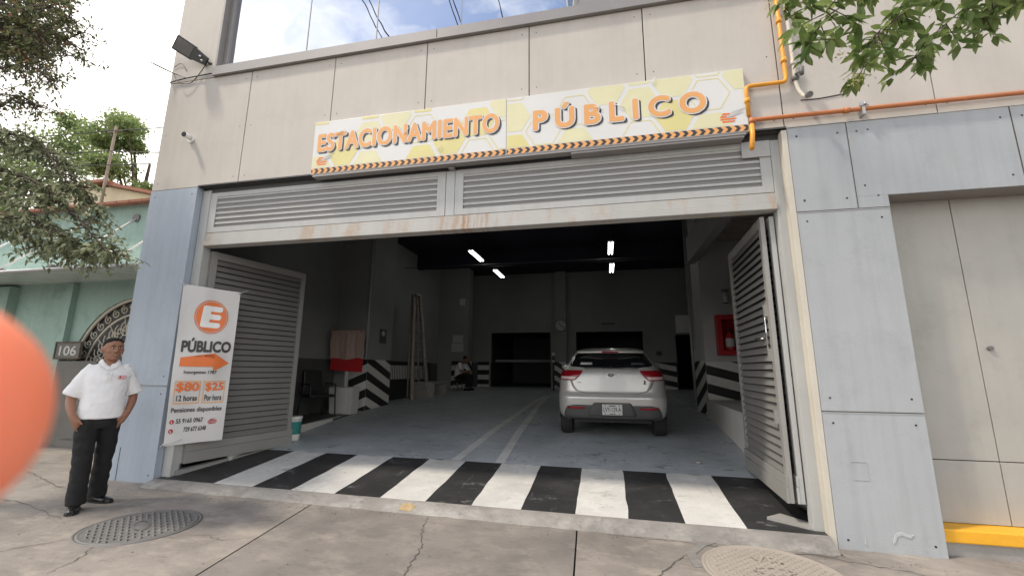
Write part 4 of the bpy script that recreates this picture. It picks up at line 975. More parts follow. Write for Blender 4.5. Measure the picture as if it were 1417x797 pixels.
        m = MB(); m.face([Vector((s*(W(z)+.006), y, z)) for z, y in side]); m.build('side_window', 'glass', t, local=True)
    for o in list(t.children):
        if o.name.split('.')[0] in ('wheel', 'wheel_arch', 'underbody'): continue
        for q in [o]+list(o.children):
            if q.data:
                for v in q.data.vertices: v.co.z += .066*min(1, max(0, (1.40-v.co.z)/.30))
    return t
build_car()

# ================================================================ things inside the garage
def tube_light(x, y, label):
    t = thing('tube_light', label, 'ceiling light', (x, y, 4.93), group='lit tube lights under the garage ceiling')
    m = MB(); m.box((x-.09, y-.66, 4.93), (x+.09, y+.66, 4.99), bev=.006); m.tube([(x, y-.4, 4.99), (x, y-.4, 5.53)], .008, 6); m.tube([(x, y+.4, 4.99), (x, y+.4, 5.53)], .008, 6); m.build('light_housing', 'darkgrey', t)
    for s in (-1, 1): m = MB(); m.tube([(x+s*.045, y-.6, 4.905), (x+s*.045, y+.6, 4.905)], .022, 10); m.build('light_tube', 'tube', t)
tube_light(-3.86, 8.0, 'lit tube light over the left lane, nearer the street'); tube_light(-3.77, 10.6, 'lit tube light over the left lane, deeper inside')
tube_light(.27, 7.9, 'lit tube light above the car, nearer the street'); tube_light(.34, 10.45, 'lit tube light above the car, deeper inside')
b = MB(); b.tube([(-6.6, 8.6, 4.78), (2.1, 8.6, 4.78)], .012, 8); tag(b.build('conduit', 'wain'), 'thin conduit crossing the garage under the dark ceiling', 'conduit')
t = thing('wall_clock', 'round pale wall clock on the pilaster of the back wall', 'clock', (-1.75, 13.19, 3.2))
b = MB(); b.tube([(-1.75, 13.19, 3.2), (-1.75, 13.14, 3.2)], .25, 30); b.build('clock_case', 'darkgrey', t)
b = MB(); b.tube([(-1.75, 13.138, 3.2), (-1.75, 13.134, 3.2)], .225, 30); b.build('clock_face', 'paper', t)
b = MB(); b.tube([(-1.75, 13.13, 3.2), (-1.83, 13.13, 3.32)], .012, 6); b.tube([(-1.75, 13.13, 3.2), (-1.6, 13.13, 3.12)], .010, 6); b.build('clock_hand', 'dark', t)
# office chair by the left wall
t = thing('visitor_chair', 'black padded visitor chair with arms on the left platform', 'chair', (-6.08, 3.85, .388))
cm = Matrix.Translation((-6.08, 3.85, .388)) @ Matrix.Rotation(R(62), 4, 'Z')
def cb(name, mt, fn): m = MB(); fn(m); m.bm.transform(cm); m.build(name, mt, t)
cb('seat', 'black', lambda m: m.box((-.25, -.25, .40), (.25, .25, .47), bev=.03))
cb('backrest', 'black', lambda m: m.hexa([(-.22, .22, .52), (.22, .22, .52), (.22, .28, .52), (-.22, .28, .52), (-.2, .30, .97), (.2, .30, .97), (.2, .36, .97), (-.2, .36, .97)], bev=.025))
for s in (-1, 1):
    cb('armrest', 'black', lambda m: m.tube(smooth_path([(s*.27, .24, .45), (s*.28, .24, .66), (s*.28, .18, .68), (s*.28, -.16, .67), (s*.27, -.22, .60), (s*.27, -.23, .42)], 4), .018, 8))
    cb('leg', 'black', lambda m: m.tube([(s*.27, -.23, .42), (s*.28, -.27, .0)], .014, 8)); cb('leg', 'black', lambda m: m.tube([(s*.24, .24, .50), (s*.27, .30, .0)], .014, 8))
cb('seat_frame', 'black', lambda m: (m.tube([(-.27, .24, .45), (.27, .24, .45)], .014, 8), m.tube([(-.27, -.23, .42), (.27, -.23, .42)], .014, 8)))
# towel draped on a sign post standing in a white tub
t = thing('sign_post', 'red and pale board on a post set in a white tub, left platform', 'sign post', (-5.95, 4.62, .385))
m = MB(); s = lambda h, e: [(-5.97-e, 4.62-e, h), (-5.97+e, 4.62-e, h), (-5.97+e, 4.62+e, h), (-5.97-e, 4.62+e, h)]
m.hexa(s(.386, .20)+s(.98, .235), bev=.02); m.hexa([(-6.02, 4.45, .387)]+[(-5.62, 4.4, .387), (-5.62, 4.7, .387), (-6.02, 4.7, .387), (-6.0, 4.47, .98), (-5.60, 4.42, .98), (-5.60, 4.7, .98), (-6.0, 4.7, .98)], bev=.015)
m.build('tub', 'paper', t)
m = MB(); m.box((-5.93, 4.57, .9), (-5.87, 4.62, 1.7)); m.build('post', 'paper', t)
m = MB(); m.prism([(-6.33, 1.36), (-5.52, 1.32), (-5.50, 1.68), (-6.33, 1.72)], lambda u, v, q: Vector((u, 4.56+q, v)), 0, .03); m.build('lower_board', 'red', t)
b = MB()
def tw(u, v): return Vector((-6.36+.86*u+.012*math.sin(v*9), 4.53-.02*math.sin(u*15)*(1-v)-.03*(v > .9)-.006*math.sin(u*40), 1.62+.05*u*0+.02*math.sin(u*9)*(1-v)+.66*v))
b.grid(tw, 30, 20); b.grid(lambda u, v: tw(u, v)+Vector((0, .07, 0)), 30, 20)
b.grid(lambda u, v: Vector((-6.37+.88*u, 4.52+.09*v, 2.285+.03*math.sin(math.pi*v))), 20, 6)
for u in (0, 1): b.grid(lambda a, v: tw(u, v)+Vector((0, .07*a, 0)), 3, 20)
tag(b.build('towel', 'towel'), 'pinkish grey towel draped over the board behind the chair', 'towel')
# ladder
t = thing('step_ladder', 'tall worn wooden step ladder standing against the left wall', 'ladder', (-5.75, 7.75, .51))
top = Vector((-5.86, 8.05, 3.72))
F = [Vector((-5.62, 7.55, .50)), Vector((-5.48, 8.40, .53))]; Bk = [Vector((-5.95, 7.95, .50)), Vector((-5.85, 8.6, .54))]
T = [top+Vector((-.03, -.13, 0)), top+Vector((.06, .13, 0))]; TB = [top+Vector((-.10, -.11, -.05)), top+Vector((-.06, .13, -.05))]
for a, c in zip(F, T): m = MB(); m.tube([a, c], [(.075, .04), (.06, .035)], 4); m.build('side_rail', 'wood', t)
for a, c in zip(Bk, TB): m = MB(); m.tube([a, c], .032, 6); m.build('rear_leg', 'wood', t)
for k in range(1, 11):
    f = k/11; a, c = F[0].lerp(T[0], f), F[1].lerp(T[1], f); m = MB(); m.tube([a, c], [(.05, .014)]*2, 4); m.build('tread', 'wood', t)
m = MB(); m.box((-5.98, 7.9, 3.70), (-5.76, 8.22, 3.74)); m.build('top_cap', 'wood', t)
# striped guard board + concrete bench
t = thing('guard_board', 'dark board with slanted white stripes along the left wall', 'guard board', (-6.05, 7.9, 1.1))
m = MB(); m.box((-6.10, 6.35, .52), (-6.05, 9.9, 1.62)); m.build('board', 'black', t)
m = MB()
for k in range(30):
    y = 6.42+k*.105; m.prism([(y, 1.10), (y+.05, 1.10), (y+.02, 1.50), (y-.03, 1.50)], lambda u, v, q: Vector((-6.05+q, u, v)), .0, .006)
m.build('stripe_print', 'swhite', t)
t = thing('concrete_bench', 'low pale concrete bench beside the ladder', 'bench', (-5.5, 8.7, .54))
m = MB(); m.box((-6.0, 8.3, .92), (-5.25, 9.5, 1.0), bev=.01); m.build('seat', 'conc', t)
for y in (8.35, 9.35): m = MB(); m.box((-5.95, y, .5), (-5.27, y+.1, .92)); m.build('leg', 'conc', t)
# small wall things
def plate(name, label, cat, a, c, mt): b = MB(); b.box(a, c, bev=.003); return tag(b.build(name, mt), label, cat)
t = thing('exit_sign', 'small dark sign with white figure on the striped column', 'sign', (-5.69, 5.6, 2.3))
m = MB(); m.box((-5.70, 5.62, 2.05), (-5.69, 5.95, 2.42)); m.build('sign_plate', 'darkgrey', t)
m = MB(); m.box((-5.69, 5.72, 2.25), (-5.687, 5.86, 2.37)); m.prism([(5.68, 2.31), (5.78, 2.39), (5.78, 2.22)], lambda u, v, q: Vector((-5.69+q, u, v)), .003, .005); m.build('sign_symbol', 'paper', t)
plate('notice_sheet', 'upper pale notice sheet on the far left column', 'notice', (-5.98, 11.885, 2.45), (-5.55, 11.897, 2.75), 'paper')
plate('notice_sheet', 'lower wide notice sheet on the far left column', 'notice', (-6.02, 11.885, 2.08), (-5.52, 11.897, 2.42), 'paper')
plate('wall_box', 'small white box high on the far left column', 'box', (-5.72, 11.86, 3.95), (-5.5, 11.897, 4.22), 'paper')
plate('notice_board', 'blank pale board over the dark doorway at the right back', 'board', (2.66, 12.5, 2.8), (3.25, 12.54, 3.46), 'signwhite')
plate('switch_plate', 'small grey switch plate on the right back wall', 'switch', (2.0, 13.37, 1.98), (2.22, 13.397, 2.15), 'darkgrey')
plate('vent_slot', 'thin pale vent slot above the right back opening', 'vent', (-.1, 13.38, 3.25), (.45, 13.397, 3.30), 'darkgrey')
for x, lab in ((-1.86, 'thin post with pale reflector left of the car roof, farther out'), (-.98, 'thin post with pale reflector touching the car window edge')):
    t = thing('marker_post', lab, 'post', (x, 11.4, .64), group='reflector posts beside the car')
    m = MB(); m.tube([(x, 11.4, .64), (x, 11.4, 1.9)], .035, 10); m.build('post', 'dark', t)
    m = MB(); m.tube([(x, 11.4, 1.9), (x, 11.4, 2.02)], .055, 10); m.tube([(x, 11.4, 1.68), (x, 11.4, 1.74)], .045, 10); m.build('reflector', 'white', t)
t = thing('wall_speaker', 'small pale wall lamp above the red extinguisher cabinet', 'lamp', (2.69, 5.79, 3.03))
m = MB(); m.tube([(2.69, 5.72, 2.90), (2.69, 5.72, 3.16)], .06, 12); m.build('lamp_body', 'paper', t); m = MB(); m.tube([(2.69, 5.72, 2.89), (2.69, 5.72, 2.90)], .062, 12); m.tube([(2.69, 5.72, 3.16), (2.69, 5.72, 3.18)], .062, 12); m.box((2.66, 5.72, 3.0), (2.72, 5.799, 3.06)); m.build('bracket', 'dark', t)
t = thing('extinguisher_cabinet', 'red open fronted extinguisher cabinet on the right pier', 'cabinet', (2.8, 5.8, 1.74))
m = MB()
for a, c in (((2.44, 5.60, 1.74), (2.54, 5.8, 2.62)), ((3.16, 5.60, 1.74), (3.26, 5.8, 2.62)), ((2.54, 5.60, 1.74), (3.16, 5.8, 1.84)), ((2.54, 5.60, 2.52), (3.16, 5.8, 2.62))): m.box(a, c)
m.build('case', 'red', t)
m = MB(); m.box((2.54, 5.78, 1.84), (3.16, 5.799, 2.52)); m.build('back_panel', 'lens', t)
t = thing('fire_extinguisher', 'pale labelled fire extinguisher inside the red cabinet', 'extinguisher', (2.90, 5.70, 1.84))
m = MB(); prof = [(.01, 1.84), (.085, 1.845), (.09, 1.87), (.09, 2.14), (.07, 2.19), (.03, 2.22), (.025, 2.25)]
m.rings([[Vector((2.70+r_*math.cos(k*math.pi/10), 5.69+r_*math.sin(k*math.pi/10), z)) for k in range(20)] for r_, z in prof]); m.build('bottle', 'red', t)
m = MB(); m.rings([[Vector((2.70+.0915*math.cos(k*math.pi/10), 5.69+.0915*math.sin(k*math.pi/10), z)) for k in range(20)] for z in (1.92, 2.10)], 0, (False, False)); m.build('label_band', 'paper', t)
m = MB(); m.box((2.67, 5.65, 2.25), (2.73, 5.72, 2.30)); m.tube([(2.73, 5.69, 2.27), (2.8, 5.68, 2.2), (2.8, 5.67, 2.0)], .012, 6); m.build('valve_hose', 'black', t)
t = thing('paint_bucket', 'white paint bucket with teal label behind the left gate leaf', 'bucket', (-5.22, 2.02, .2))
bx0, by0, bz0 = -5.16, 1.98, gz(-5.16, 1.98)
m = MB(); prof = [(.005, 0), (.125, .0), (.128, .01), (.145, .34), (.155, .345), (.155, .375), (.147, .38), (.005, .38)]
m.rings([[Vector((bx0+r_*math.cos(k*math.pi/14), by0+r_*math.sin(k*math.pi/14), bz0+z)) for k in range(28)] for r_, z in prof]); m.build('bucket_body', 'white', t)
m = MB(); m.rings([[Vector((bx0+(r_)*math.cos(k*math.pi/14), by0+(r_)*math.sin(k*math.pi/14), bz0+z)) for k in range(28)] for r_, z in ((.1355, .10), (.1465, .30))], 0, (False, False)); m.build('label_band', 'green', t)
b = MB(); b.ball((1.18, 1.86, gz(1.18, 1.86)+.012), (.045, .03, .016), nu=7, nv=4); tag(b.build('debris', 'conc'), 'small dark stone lying on the blue floor near right leaf', 'stone')

# ================================================================ people
def loft(m, pts, n=18, mi=0):
    'pts: list of (x, y, z, rx, ry): horizontal elliptic rings'
    m.rings([[Vector((x+rx*math.cos(2*math.pi*k/n), y+ry*math.sin(2*math.pi*k/n), z)) for k in range(n)] for x, y, z, rx, ry in pts], mi)
TH = R(60)
t = thing('person', 'man in white polo and black trousers, hands in pockets, on the pavement', 'person', (-5.27, -.84, sz(-5.27)), (0, 0, TH))
# local frame: facing -y; +x is the viewer's right
def head(m, cx, cy, cz, yaw, s=1.0):
    rot = Matrix.Rotation(yaw, 4, 'Z'); P = lambda x, y, z: Vector((cx, cy, cz))+(rot @ Vector((x*s, y*s, z*s)))
    rr = []
    for z, rx, ry_, oy in ((-.115, .030, .030, -.035), (-.105, .046, .058, -.025), (-.085, .058, .078, -.012), (-.055, .067, .090, -.002), (-.02, .073, .096, .003), (.02, .077, .100, .006), (.055, .077, .101, .008), (.085, .070, .093, .010), (.108, .054, .072, .012), (.122, .028, .038, .012)):
        rr.append([P(rx*math.cos(2*math.pi*k/20), oy+ry_*math.sin(2*math.pi*k/20), z) for k in range(20)])
    m.rings(rr)
    m.tube([P(0, -.095, .022), P(0, -.112, -.012), P(0, -.112, -.030)], [(.009*s, .009*s), (.011*s, .011*s), (.0145*s, .011*s)], 8)     # nose
    m.ball(P(-.011, -.098, -.031), .009*s); m.ball(P(.011, -.098, -.031), .009*s)
    m.ball(P(0, -.088, .036), (.058*s, .014*s, .011*s), mtx=rot.to_3x3())                  # brow
    m.ball(P(0, -.083, -.066), (.030*s, .016*s, .012*s), mtx=rot.to_3x3()); m.ball(P(0, -.078, -.100), (.026*s, .018*s, .016*s), mtx=rot.to_3x3())
    for q in (-1, 1):
        m.ball(P(q*.084, .014, -.008), (.013*s, .020*s, .034*s), mtx=rot.to_3x3()); m.ball(P(q*.042, -.062, -.026), (.024*s, .018*s, .022*s), mtx=rot.to_3x3())
    return P
HY = R(11)
m = MB(); hc = (.005, -.01, 1.592)
P = head(m, *hc, HY, 1.02)
m.tube([(.0, .025, 1.36), (.0, .015, 1.46), (.003, .005, 1.53)], [.072, .058, .055], 14)
loft(m, [(.0, .03, .95, .12, .08), (.0, .03, 1.15, .13, .09), (.0, .03, 1.32, .15, .085), (.0, .03, 1.41, .09, .06)])
# arms (shoulder, elbow, wrist, knuckles inside the pocket)
for sx, pts in ((-1, [(-.175, .03, 1.335), (-.243, .065, 1.10), (-.225, -.045, .935), (-.185, -.07, .85), (-.165, -.065, .79)]), (1, [(.175, .03, 1.34), (.243, .085, 1.11), (.218, -.02, .955), (.175, -.055, .87), (.155, -.06, .81)])):
    m.tube(smooth_path(pts, 5), [.040, .044, .047, .047, .045, .042, .042, .042, .040, .037, .033, .032, .033, .035, .037, .037, .036, .034, .032, .028, .022], 14)
    wx, wy, wz = pts[3]
    for k in range(4): m.tube([(wx+(-.022+.014*k)*.6, wy-.012+.010*k, wz), (wx-sx*.02+(-.022+.014*k)*.6, wy-.014+.01*k, wz-.075), (wx-sx*.045, wy-.002+.01*k, wz-.12-.01*(k in (1, 2)))], [.010, .009, .007], 8)
    m.tube([(wx-sx*.01, wy-.03, wz+.02), (wx-sx*.05, wy-.045, wz-.03)], [.012, .009], 8)
for pts in ([(-.084, -.115, .06, .04, .045), (-.086, -.10, .30, .048, .052), (-.087, -.07, .47, .052, .056), (-.085, -.02, .74, .062, .07), (-.07, .02, .92, .07, .07)], [(.088, .115, .06, .04, .045), (.088, .09, .30, .048, .052), (.088, .065, .47, .052, .056), (.085, .03, .74, .062, .07), (.07, .03, .92, .07, .07)]): loft(m, pts)
remesh(m, .0075, 'skin', 'body', t, 3)
# hair: cap over the skull, short sides
m = MB(); rot = Matrix.Rotation(HY, 4, 'Z'); rr = []
for z, rx, ry_, oy in ((-.03, .070, .040, .064), (.0, .080, .058, .050), (.03, .0815, .078, .032), (.052, .0805, .094, .020), (.072, .0775, .099, .0125), (.090, .0700, .0940, .0105), (.110, .0548, .0740, .012), (.1245, .030, .040, .0125)):
    rr.append([Vector(hc)+(rot @ Vector(((rx+.0025)*1.02*math.cos(2*math.pi*k/20), (oy+.0035+(ry_+.001)*math.sin(2*math.pi*k/20))*1.02, z*1.02))) for k in range(20)])
m.rings(rr); remesh(m, .005, 'hair', 'hair', t, 1, .002, 60)
m = MB()
for q in (-1, 1): m.ball(P(q*.030, -.092, .012), (.0125, .006, .006), mtx=rot.to_3x3())
eyes = m.build('eyes', 'paper', t, local=True)
m = MB()
for q in (-1, 1): m.ball(P(q*.029, -.0975, .012), (.0055, .003, .0055), mtx=rot.to_3x3())
m.build('iris', 'hair', eyes, local=True)
m = MB()
for q in (-1, 1): m.tube([P(q*.013, -.103, .031), P(q*.030, -.104, .037), P(q*.046, -.094, .032)], [.003, .0045, .002], 6)
m.build('eyebrows', 'hair', t, local=True)
m = MB(); m.tube([P(-.027, -.092, -.058), P(0, -.101, -.063), P(.027, -.092, -.058)], [.002, .004, .002], 6)
bl = bpy.data.materials.new('lips'); bl.use_nodes = True; bl.node_tree.nodes['Principled BSDF'].inputs['Base Color'].default_value = (.20, .075, .06, 1); M['lips'] = bl
m.build('mouth', 'lips', t, local=True)
m = MB(); m.tube([P(-.016, -.0975, -.062), P(0, -.1045, -.0625), P(.016, -.0975, -.062)], [.001, .002, .001], 6); m.build('teeth', 'paper', t, local=True)
# polo shirt
m = MB()
loft(m, [(.0, .012, .865, .193, .148), (.0, .010, .95, .190, .145), (.0, .003, 1.03, .183, .142), (.0, .003, 1.10, .178, .130), (.0, .008, 1.20, .186, .125), (.0, .015, 1.30, .200, .116), (.0, .022, 1.36, .200, .094), (.0, .026, 1.395, .172, .078), (.0, .026, 1.425, .114, .068), (.0, .02, 1.448, .074, .062)], 26)
for sx, a, c in ((-1, (-.135, .028, 1.382), (-.252, .062, 1.10)), (1, (.135, .028, 1.386), (.252, .08, 1.11))):
    a, c = Vector(a), Vector(c); d = c-a
    m.tube([a-d*.12, a+d*.15, a+d*.5, a+d*.98], [.046, .064, .075, .080], 16)
sh = remesh(m, .009, 'shirt', 'polo_shirt', t, 9, .006, 11, 3)
m = MB(); rr = []
for z, rx, ry_, oy, dz in ((1.440, .080, .072, .016, .0), (1.462, .074, .068, .016, .0), (1.488, .066, .062, .018, .0), (1.486, .069, .066, .017, 0), (1.448, .094, .088, .008, 0), (1.442, .093, .087, .008, 0)):
    rr.append([Vector((rx*math.cos(2*math.pi*k/24), oy+ry_*math.sin(2*math.pi*k/24), z-.075*max(0, -math.sin(2*math.pi*k/24))**2.5)) for k in range(24)])
m.rings(rr, 0, (False, False)); m.build('collar', 'shirt', sh, local=True)
m = MB(); m.box((-.016, -.123, 1.255), (.016, -.10, 1.355)); m.build('placket', 'shirt', sh, local=True)
m = MB()
for z in (1.28, 1.325): m.tube([(0, -.1245, z), (0, -.110, z)], .006, 8)
m.build('button', 'paper', sh, local=True)
badge = MB(); badge.box((.075, -.1245, 1.275), (.145, -.118, 1.312)); 
bmm = mat('badge print', (.62, .38, .40), .7, .2, 60); M['badge'] = bmm
for v in badge.bm.verts: v.co.y += (abs(v.co.x)/.19)**2*.062-.002
badge.build('chest_badge', 'badge', sh, local=True)
m = MB(); m.box((.078, -.113, 1.28), (.097, -.109, 1.307)); m.build('badge_mark', 'red', sh, local=True)
# trousers
m = MB()
loft(m, [(.0, .015, 1.0, .155, .11), (.0, .015, .95, .168, .122), (.0, .012, .88, .176, .130), (.0, .01, .82, .172, .132), (.0, .01, .77, .150, .12)][::-1], 24)
for sx, pts in ((-1, [(-.088, .0, .86, .092, .118), (-.088, -.02, .74, .092, .112), (-.088, -.055, .58, .084, .098), (-.086, -.075, .46, .080, .092), (-.086, -.10, .30, .077, .088), (-.084, -.118, .16, .076, .086), (-.082, -.122, .09, .078, .092), (-.082, -.122, .055, .079, .096)]), (1, [(.088, .02, .86, .092, .118), (.088, .03, .74, .092, .112), (.088, .05, .58, .084, .098), (.088, .065, .46, .079, .092), (.088, .09, .30, .076, .088), (.088, .112, .16, .075, .086), (.088, .118, .09, .077, .09), (.088, .118, .055, .078, .094)])):
    loft(m, pts[::-1], 18)
tr = remesh(m, .009, 'trouser', 'trousers', t, 4, .009, 9, 11)
m = MB(); rr = [[Vector((.171*math.cos(2*math.pi*k/28), .014+.124*math.sin(2*math.pi*k/28), z)) for k in range(28)] for z in (.925, .96)]; m.rings(rr, 0, (False, False)); m.build('belt', 'leather', tr, local=True)
for x, y, a in ((-.082, -.125, R(-12)), (.088, .115, R(34))):
    m = MB(); rot2 = Matrix.Rotation(a, 4, 'Z'); Q = lambda px, py, pz: Vector((x, y, 0))+(rot2 @ Vector((px, py, pz)))
    for yy, wx, hz in ((.07, .036, .085), (.03, .043, .085), (-.03, .044, .075), (-.09, .046, .058), (-.15, .042, .045), (-.185, .026, .034)): pass
    secs = [(.085, .026, .075), (.06, .038, .09), (.01, .042, .09), (-.05, .045, .075), (-.11, .049, .056), (-.165, .043, .044), (-.195, .022, .034)]
    m.rings([[Q(wx*math.cos(2*math.pi*k/16), yy, max(.004, hz*.5+hz*.5*math.sin(2*math.pi*k/16))) for k in range(16)] for yy, wx, hz in secs]); m.build('shoe', 'leather', t, local=True)
    m = MB(); m.rings([[Q(wx*1.06*math.cos(2*math.pi*k/16), (yy+.0)*1.02+.0*k, 0.001 if j == 0 else .018) for yy, wx, k in [(.085, .02, 4)]] for j in range(2)]) if False else None
    m2 = MB(); out = [(-.022, .09), (-.040, .05), (-.042, 0), (-.048, -.06), (-.051, -.11), (-.045, -.165), (-.022, -.198)]; poly = out+[(-a_, b_) for a_, b_ in out[::-1]]
    m2.prism(poly, lambda u, v, q: Q(u, v, q), .0, .016); m2.build('sole', 'black', t, local=True)

# the attendant sitting far inside
t = thing('person', 'seated attendant in white shirt bent forward deep inside the garage', 'person', (-5.25, 10.9, gz(-5.25, 10.9)), (0, 0, R(75)))
m = MB(); P2 = head(m, .0, -.20, 1.13, R(0), .95)
m.tube([(0, -.06, .98), (0, -.15, 1.05)], [.06, .055], 12)
m.tube(smooth_path([(0, .12, .50), (0, .09, .72), (0, -.02, .95)], 4), [(.15, .11)]*4+[(.17, .11)]*3+[(.16, .09)]*2, 16, flat=Vector((1, 0, 0)))
for s in (-1, 1):
    m.tube(smooth_path([(s*.17, -.02, .92), (s*.22, -.18, .70), (s*.10, -.36, .66)], 5), [.05]*5+[.042]*3+[.032]*3, 12); m.ball((s*.07, -.40, .67), (.04, .06, .028))
    for k in range(4): m.tube([(s*(.05+.014*k), -.42, .67), (s*(.045+.012*k), -.47, .655), (s*(.04+.01*k), -.49, .635)], .008, 6)
    m.tube([(s*.09, -.40, .685), (s*.05, -.44, .70)], .009, 6)
    m.tube(smooth_path([(s*.09, .10, .46), (s*.12, -.34, .50), (s*.12, -.32, .10)], 5), [.075]*5+[.06]*3+[.045]*3, 12)
remesh(m, .013, 'skin', 'body', t, 3)
m = MB(); m.tube(smooth_path([(0, .13, .48), (0, .10, .72), (0, -.02, .97)], 4), [(.17, .13)]*4+[(.19, .13)]*3+[(.18, .10)]*2, 18, flat=Vector((1, 0, 0)))
for s in (-1, 1): m.tube([(s*.16, -.01, .93), (s*.225, -.16, .73)], [.068, .062], 12)
remesh(m, .013, 'shirt', 'shirt', t, 3, .006, 12)
m = MB()
for s in (-1, 1): m.tube(smooth_path([(s*.08, .12, .46), (s*.12, -.35, .505), (s*.12, -.33, .10)], 5), [.095]*5+[.078]*3+[.066]*3, 12)
m.ball((0, .12, .46), (.17, .14, .10)); remesh(m, .014, 'trouser', 'trousers', t, 3)
m = MB(); m.ball((0, -.185, 1.17), (.082, .10, .085)); m.build('hair', 'hair', t, local=True)
m = MB()
for s in (-1, 1): m.box((s*.12-.045, -.50, .0), (s*.12+.045, -.24, .08), bev=.02)
m.build('shoes', 'leather', t, local=True)
t2 = thing('stool', 'low metal stool under the seated attendant', 'stool', (-5.25, 10.9, gz(-5.25, 10.9)), (0, 0, R(75)))
m = MB(); m.tube([(0, .12, .33), (0, .12, .365)], .17, 20); m.build('seat', 'black', t2, local=True)
for a in range(4): m = MB(); m.tube([(.11*math.cos(a*1.57+.78), .12+.11*math.sin(a*1.57+.78), .33), (.18*math.cos(a*1.57+.78), .12+.18*math.sin(a*1.57+.78), 0)], .016, 8); m.build('leg', 'chrome', t2, local=True)

# ================================================================ neighbour on the left
t = thing('teal_house', 'teal rendered neighbour house with glass canopy and arched window', 'building', (-9.5, 1.6, 0))
WY = 1.62
m = MB()
AX, AZ, AR = -8.34, 1.25, 1.42     # arched window centre
def wallpoly():
    x0, x1, z0, z1 = -24, -6.29, -.2, 4.50
    pts = [(AX+AR*math.cos(a), AZ+AR*math.sin(a)) for a in [math.pi*k/28 for k in range(29)]]
    m.face([(x0, WY, z0), (AX-AR, WY, z0), (AX-AR, WY, AZ)]+[(x, WY, z) for x, z in pts[::-1][:15]]+[(AX, WY, z1), (x0, WY, z1)])
    m.face([(x1, WY, z0), (x1, WY, z1), (AX, WY, z1)]+[(x, WY, z) for x, z in pts[::-1][14:]]+[(AX+AR, WY, z0)])
    for (xa, za), (xb, zb) in zip(pts, pts[1:]): m.face([(xa, WY, za), (xb, WY, zb), (xb, WY+.14, zb), (xa, WY+.14, za)])
    m.face([(AX-AR, WY, z0), (AX+AR, WY, z0), (AX+AR, WY, AZ), (AX-AR, WY, AZ)]) if False else None
wallpoly()
m.box((-24, WY+.15, -.2), (-6.75, 9, 4.45)); m.box((-6.75, WY+.01, 4.3), (-6.29, WY+.06, 4.45))
m.box((-10.02, WY-.10, -.1), (-9.86, WY, 2.94)); m.box((-12.6, WY-.16, -.1), (-11.4, WY, 2.94))
m.box((-24, WY-.05, 3.02), (-6.29, WY, 3.12))
m.build('wall', 'teal', t)
m = MB(); m.box((-9.84, WY-.13, -.1), (-8.9, WY-.001, 1.50), bev=.008); m.box((-24, WY-.18, -.1), (-10.04, WY-.001, .75), bev=.008); m.box((-9.3, WY-.25, -.1), (-6.29, WY-.001, .16)); m.build('stone_dado', 'stone', t)
m = MB(); m.box((-8.98, WY-.06, 0), (-8.90, WY-.005, 1.45)); m.build('door_frame', 'paper', t)
wn = MB(); wn.prism([(AX+AR*math.cos(math.pi*k/30), AZ+AR*math.sin(math.pi*k/30)) for k in range(31)], lambda u, v, q: Vector((u, WY+.10+q, v)), 0, .02); win_ = wn.build('arched_window', 'darkgrey', t)
m = MB()
for r_, wd in ((1.40, .028), (1.12, .018), (.62, .018)): m.tube([(AX+r_*math.cos(math.pi*k/40), WY+.05, AZ+r_*math.sin(math.pi*k/40)) for k in range(41)], wd, 8)
for k in range(1, 20):
    a = math.pi*k/20; u = Vector((math.cos(a), 0, math.sin(a))); p = Vector((AX, WY+.05, AZ))
    if k % 2 == 0: m.tube([p, p+u*1.12], .009, 6)
    v = Vector((-u.z, 0, u.x))                      # scrolls between the outer hoops
    c_ = p+u*1.26+Vector((0, .012, 0)); m.tube([c_+u*(.09-.075*s/14)*math.cos(s*.62)+v*(.09-.075*s/14)*math.sin(s*.62) for s in range(15)], .009, 6)
    c_ = p+u*.87+Vector((0, -.009, 0)); m.tube([c_+u*(.15-.13*s/16)*math.cos(s*.6)+v*(.13-.11*s/16)*math.sin(s*.6) for s in range(17)], .009, 6)
m.build('window_grille', 'cream', win_)
m = MB(); m.box((-12.7, WY-.02, 2.0), (-11.5, WY+.02, 2.85), bev=.1); m.build('side_window', 'darkgrey', t)
m = MB(); m.hexa([(-24, .42, 2.91), (-6.6, .42, 2.91), (-6.6, WY, 3.0), (-24, WY, 3.0), (-24, .42, 2.945), (-6.6, .42, 2.945), (-6.6, WY, 3.04), (-24, WY, 3.04)])
cg = mat('milky canopy glass', (.60, .64, .62), .25, .15, 2, dirt=(.25, .25, .22), dirt_amt=.5, dirt_scale=1.5); M['canopy'] = cg
cp = m.build('glass_canopy', 'canopy', t)
m = MB(); m.tube([(-24, .41, 2.92), (-6.6, .41, 2.92)], .03, 8); m.build('canopy_edge', 'alu', cp)
for x in (-13.0, -11.2, -10.0, -8.75, -7.6):
    m = MB(); m.tube([(x, .52, 2.99), (x, WY, 4.22)], .018, 8); m.build('tie_rod', 'white', cp)
    m = MB(); m.tube([(x, WY-.03, 4.22), (x, WY, 4.22)], .08, 12); m.box((x-.05, .46, 2.94), (x+.05, .60, 3.02)); m.box((x-.14, .5, 2.94), (x+.06, .56, 2.97)); m.build('rod_fixing', 'iron', cp)
m = MB()
for k in range(60): x = -24+k*.3; m.hexa([(x, WY-.22, 4.46), (x+.28, WY-.22, 4.46), (x+.28, WY+.6, 4.62), (x, WY+.6, 4.62), (x, WY-.22, 4.51), (x+.28, WY-.22, 4.51), (x+.28, WY+.6, 4.68), (x, WY+.6, 4.68)])
m.build('roof_edge', 'tile', t)
t = thing('house_number', 'grey stone house number plate reading 106', 'number plate', (-9.5, WY-.1, 1.55))
m = MB(); m.box((-9.90, WY-.16, 1.53), (-9.28, WY-.135, 1.85), bev=.006); m.build('plate', 'stone', t)
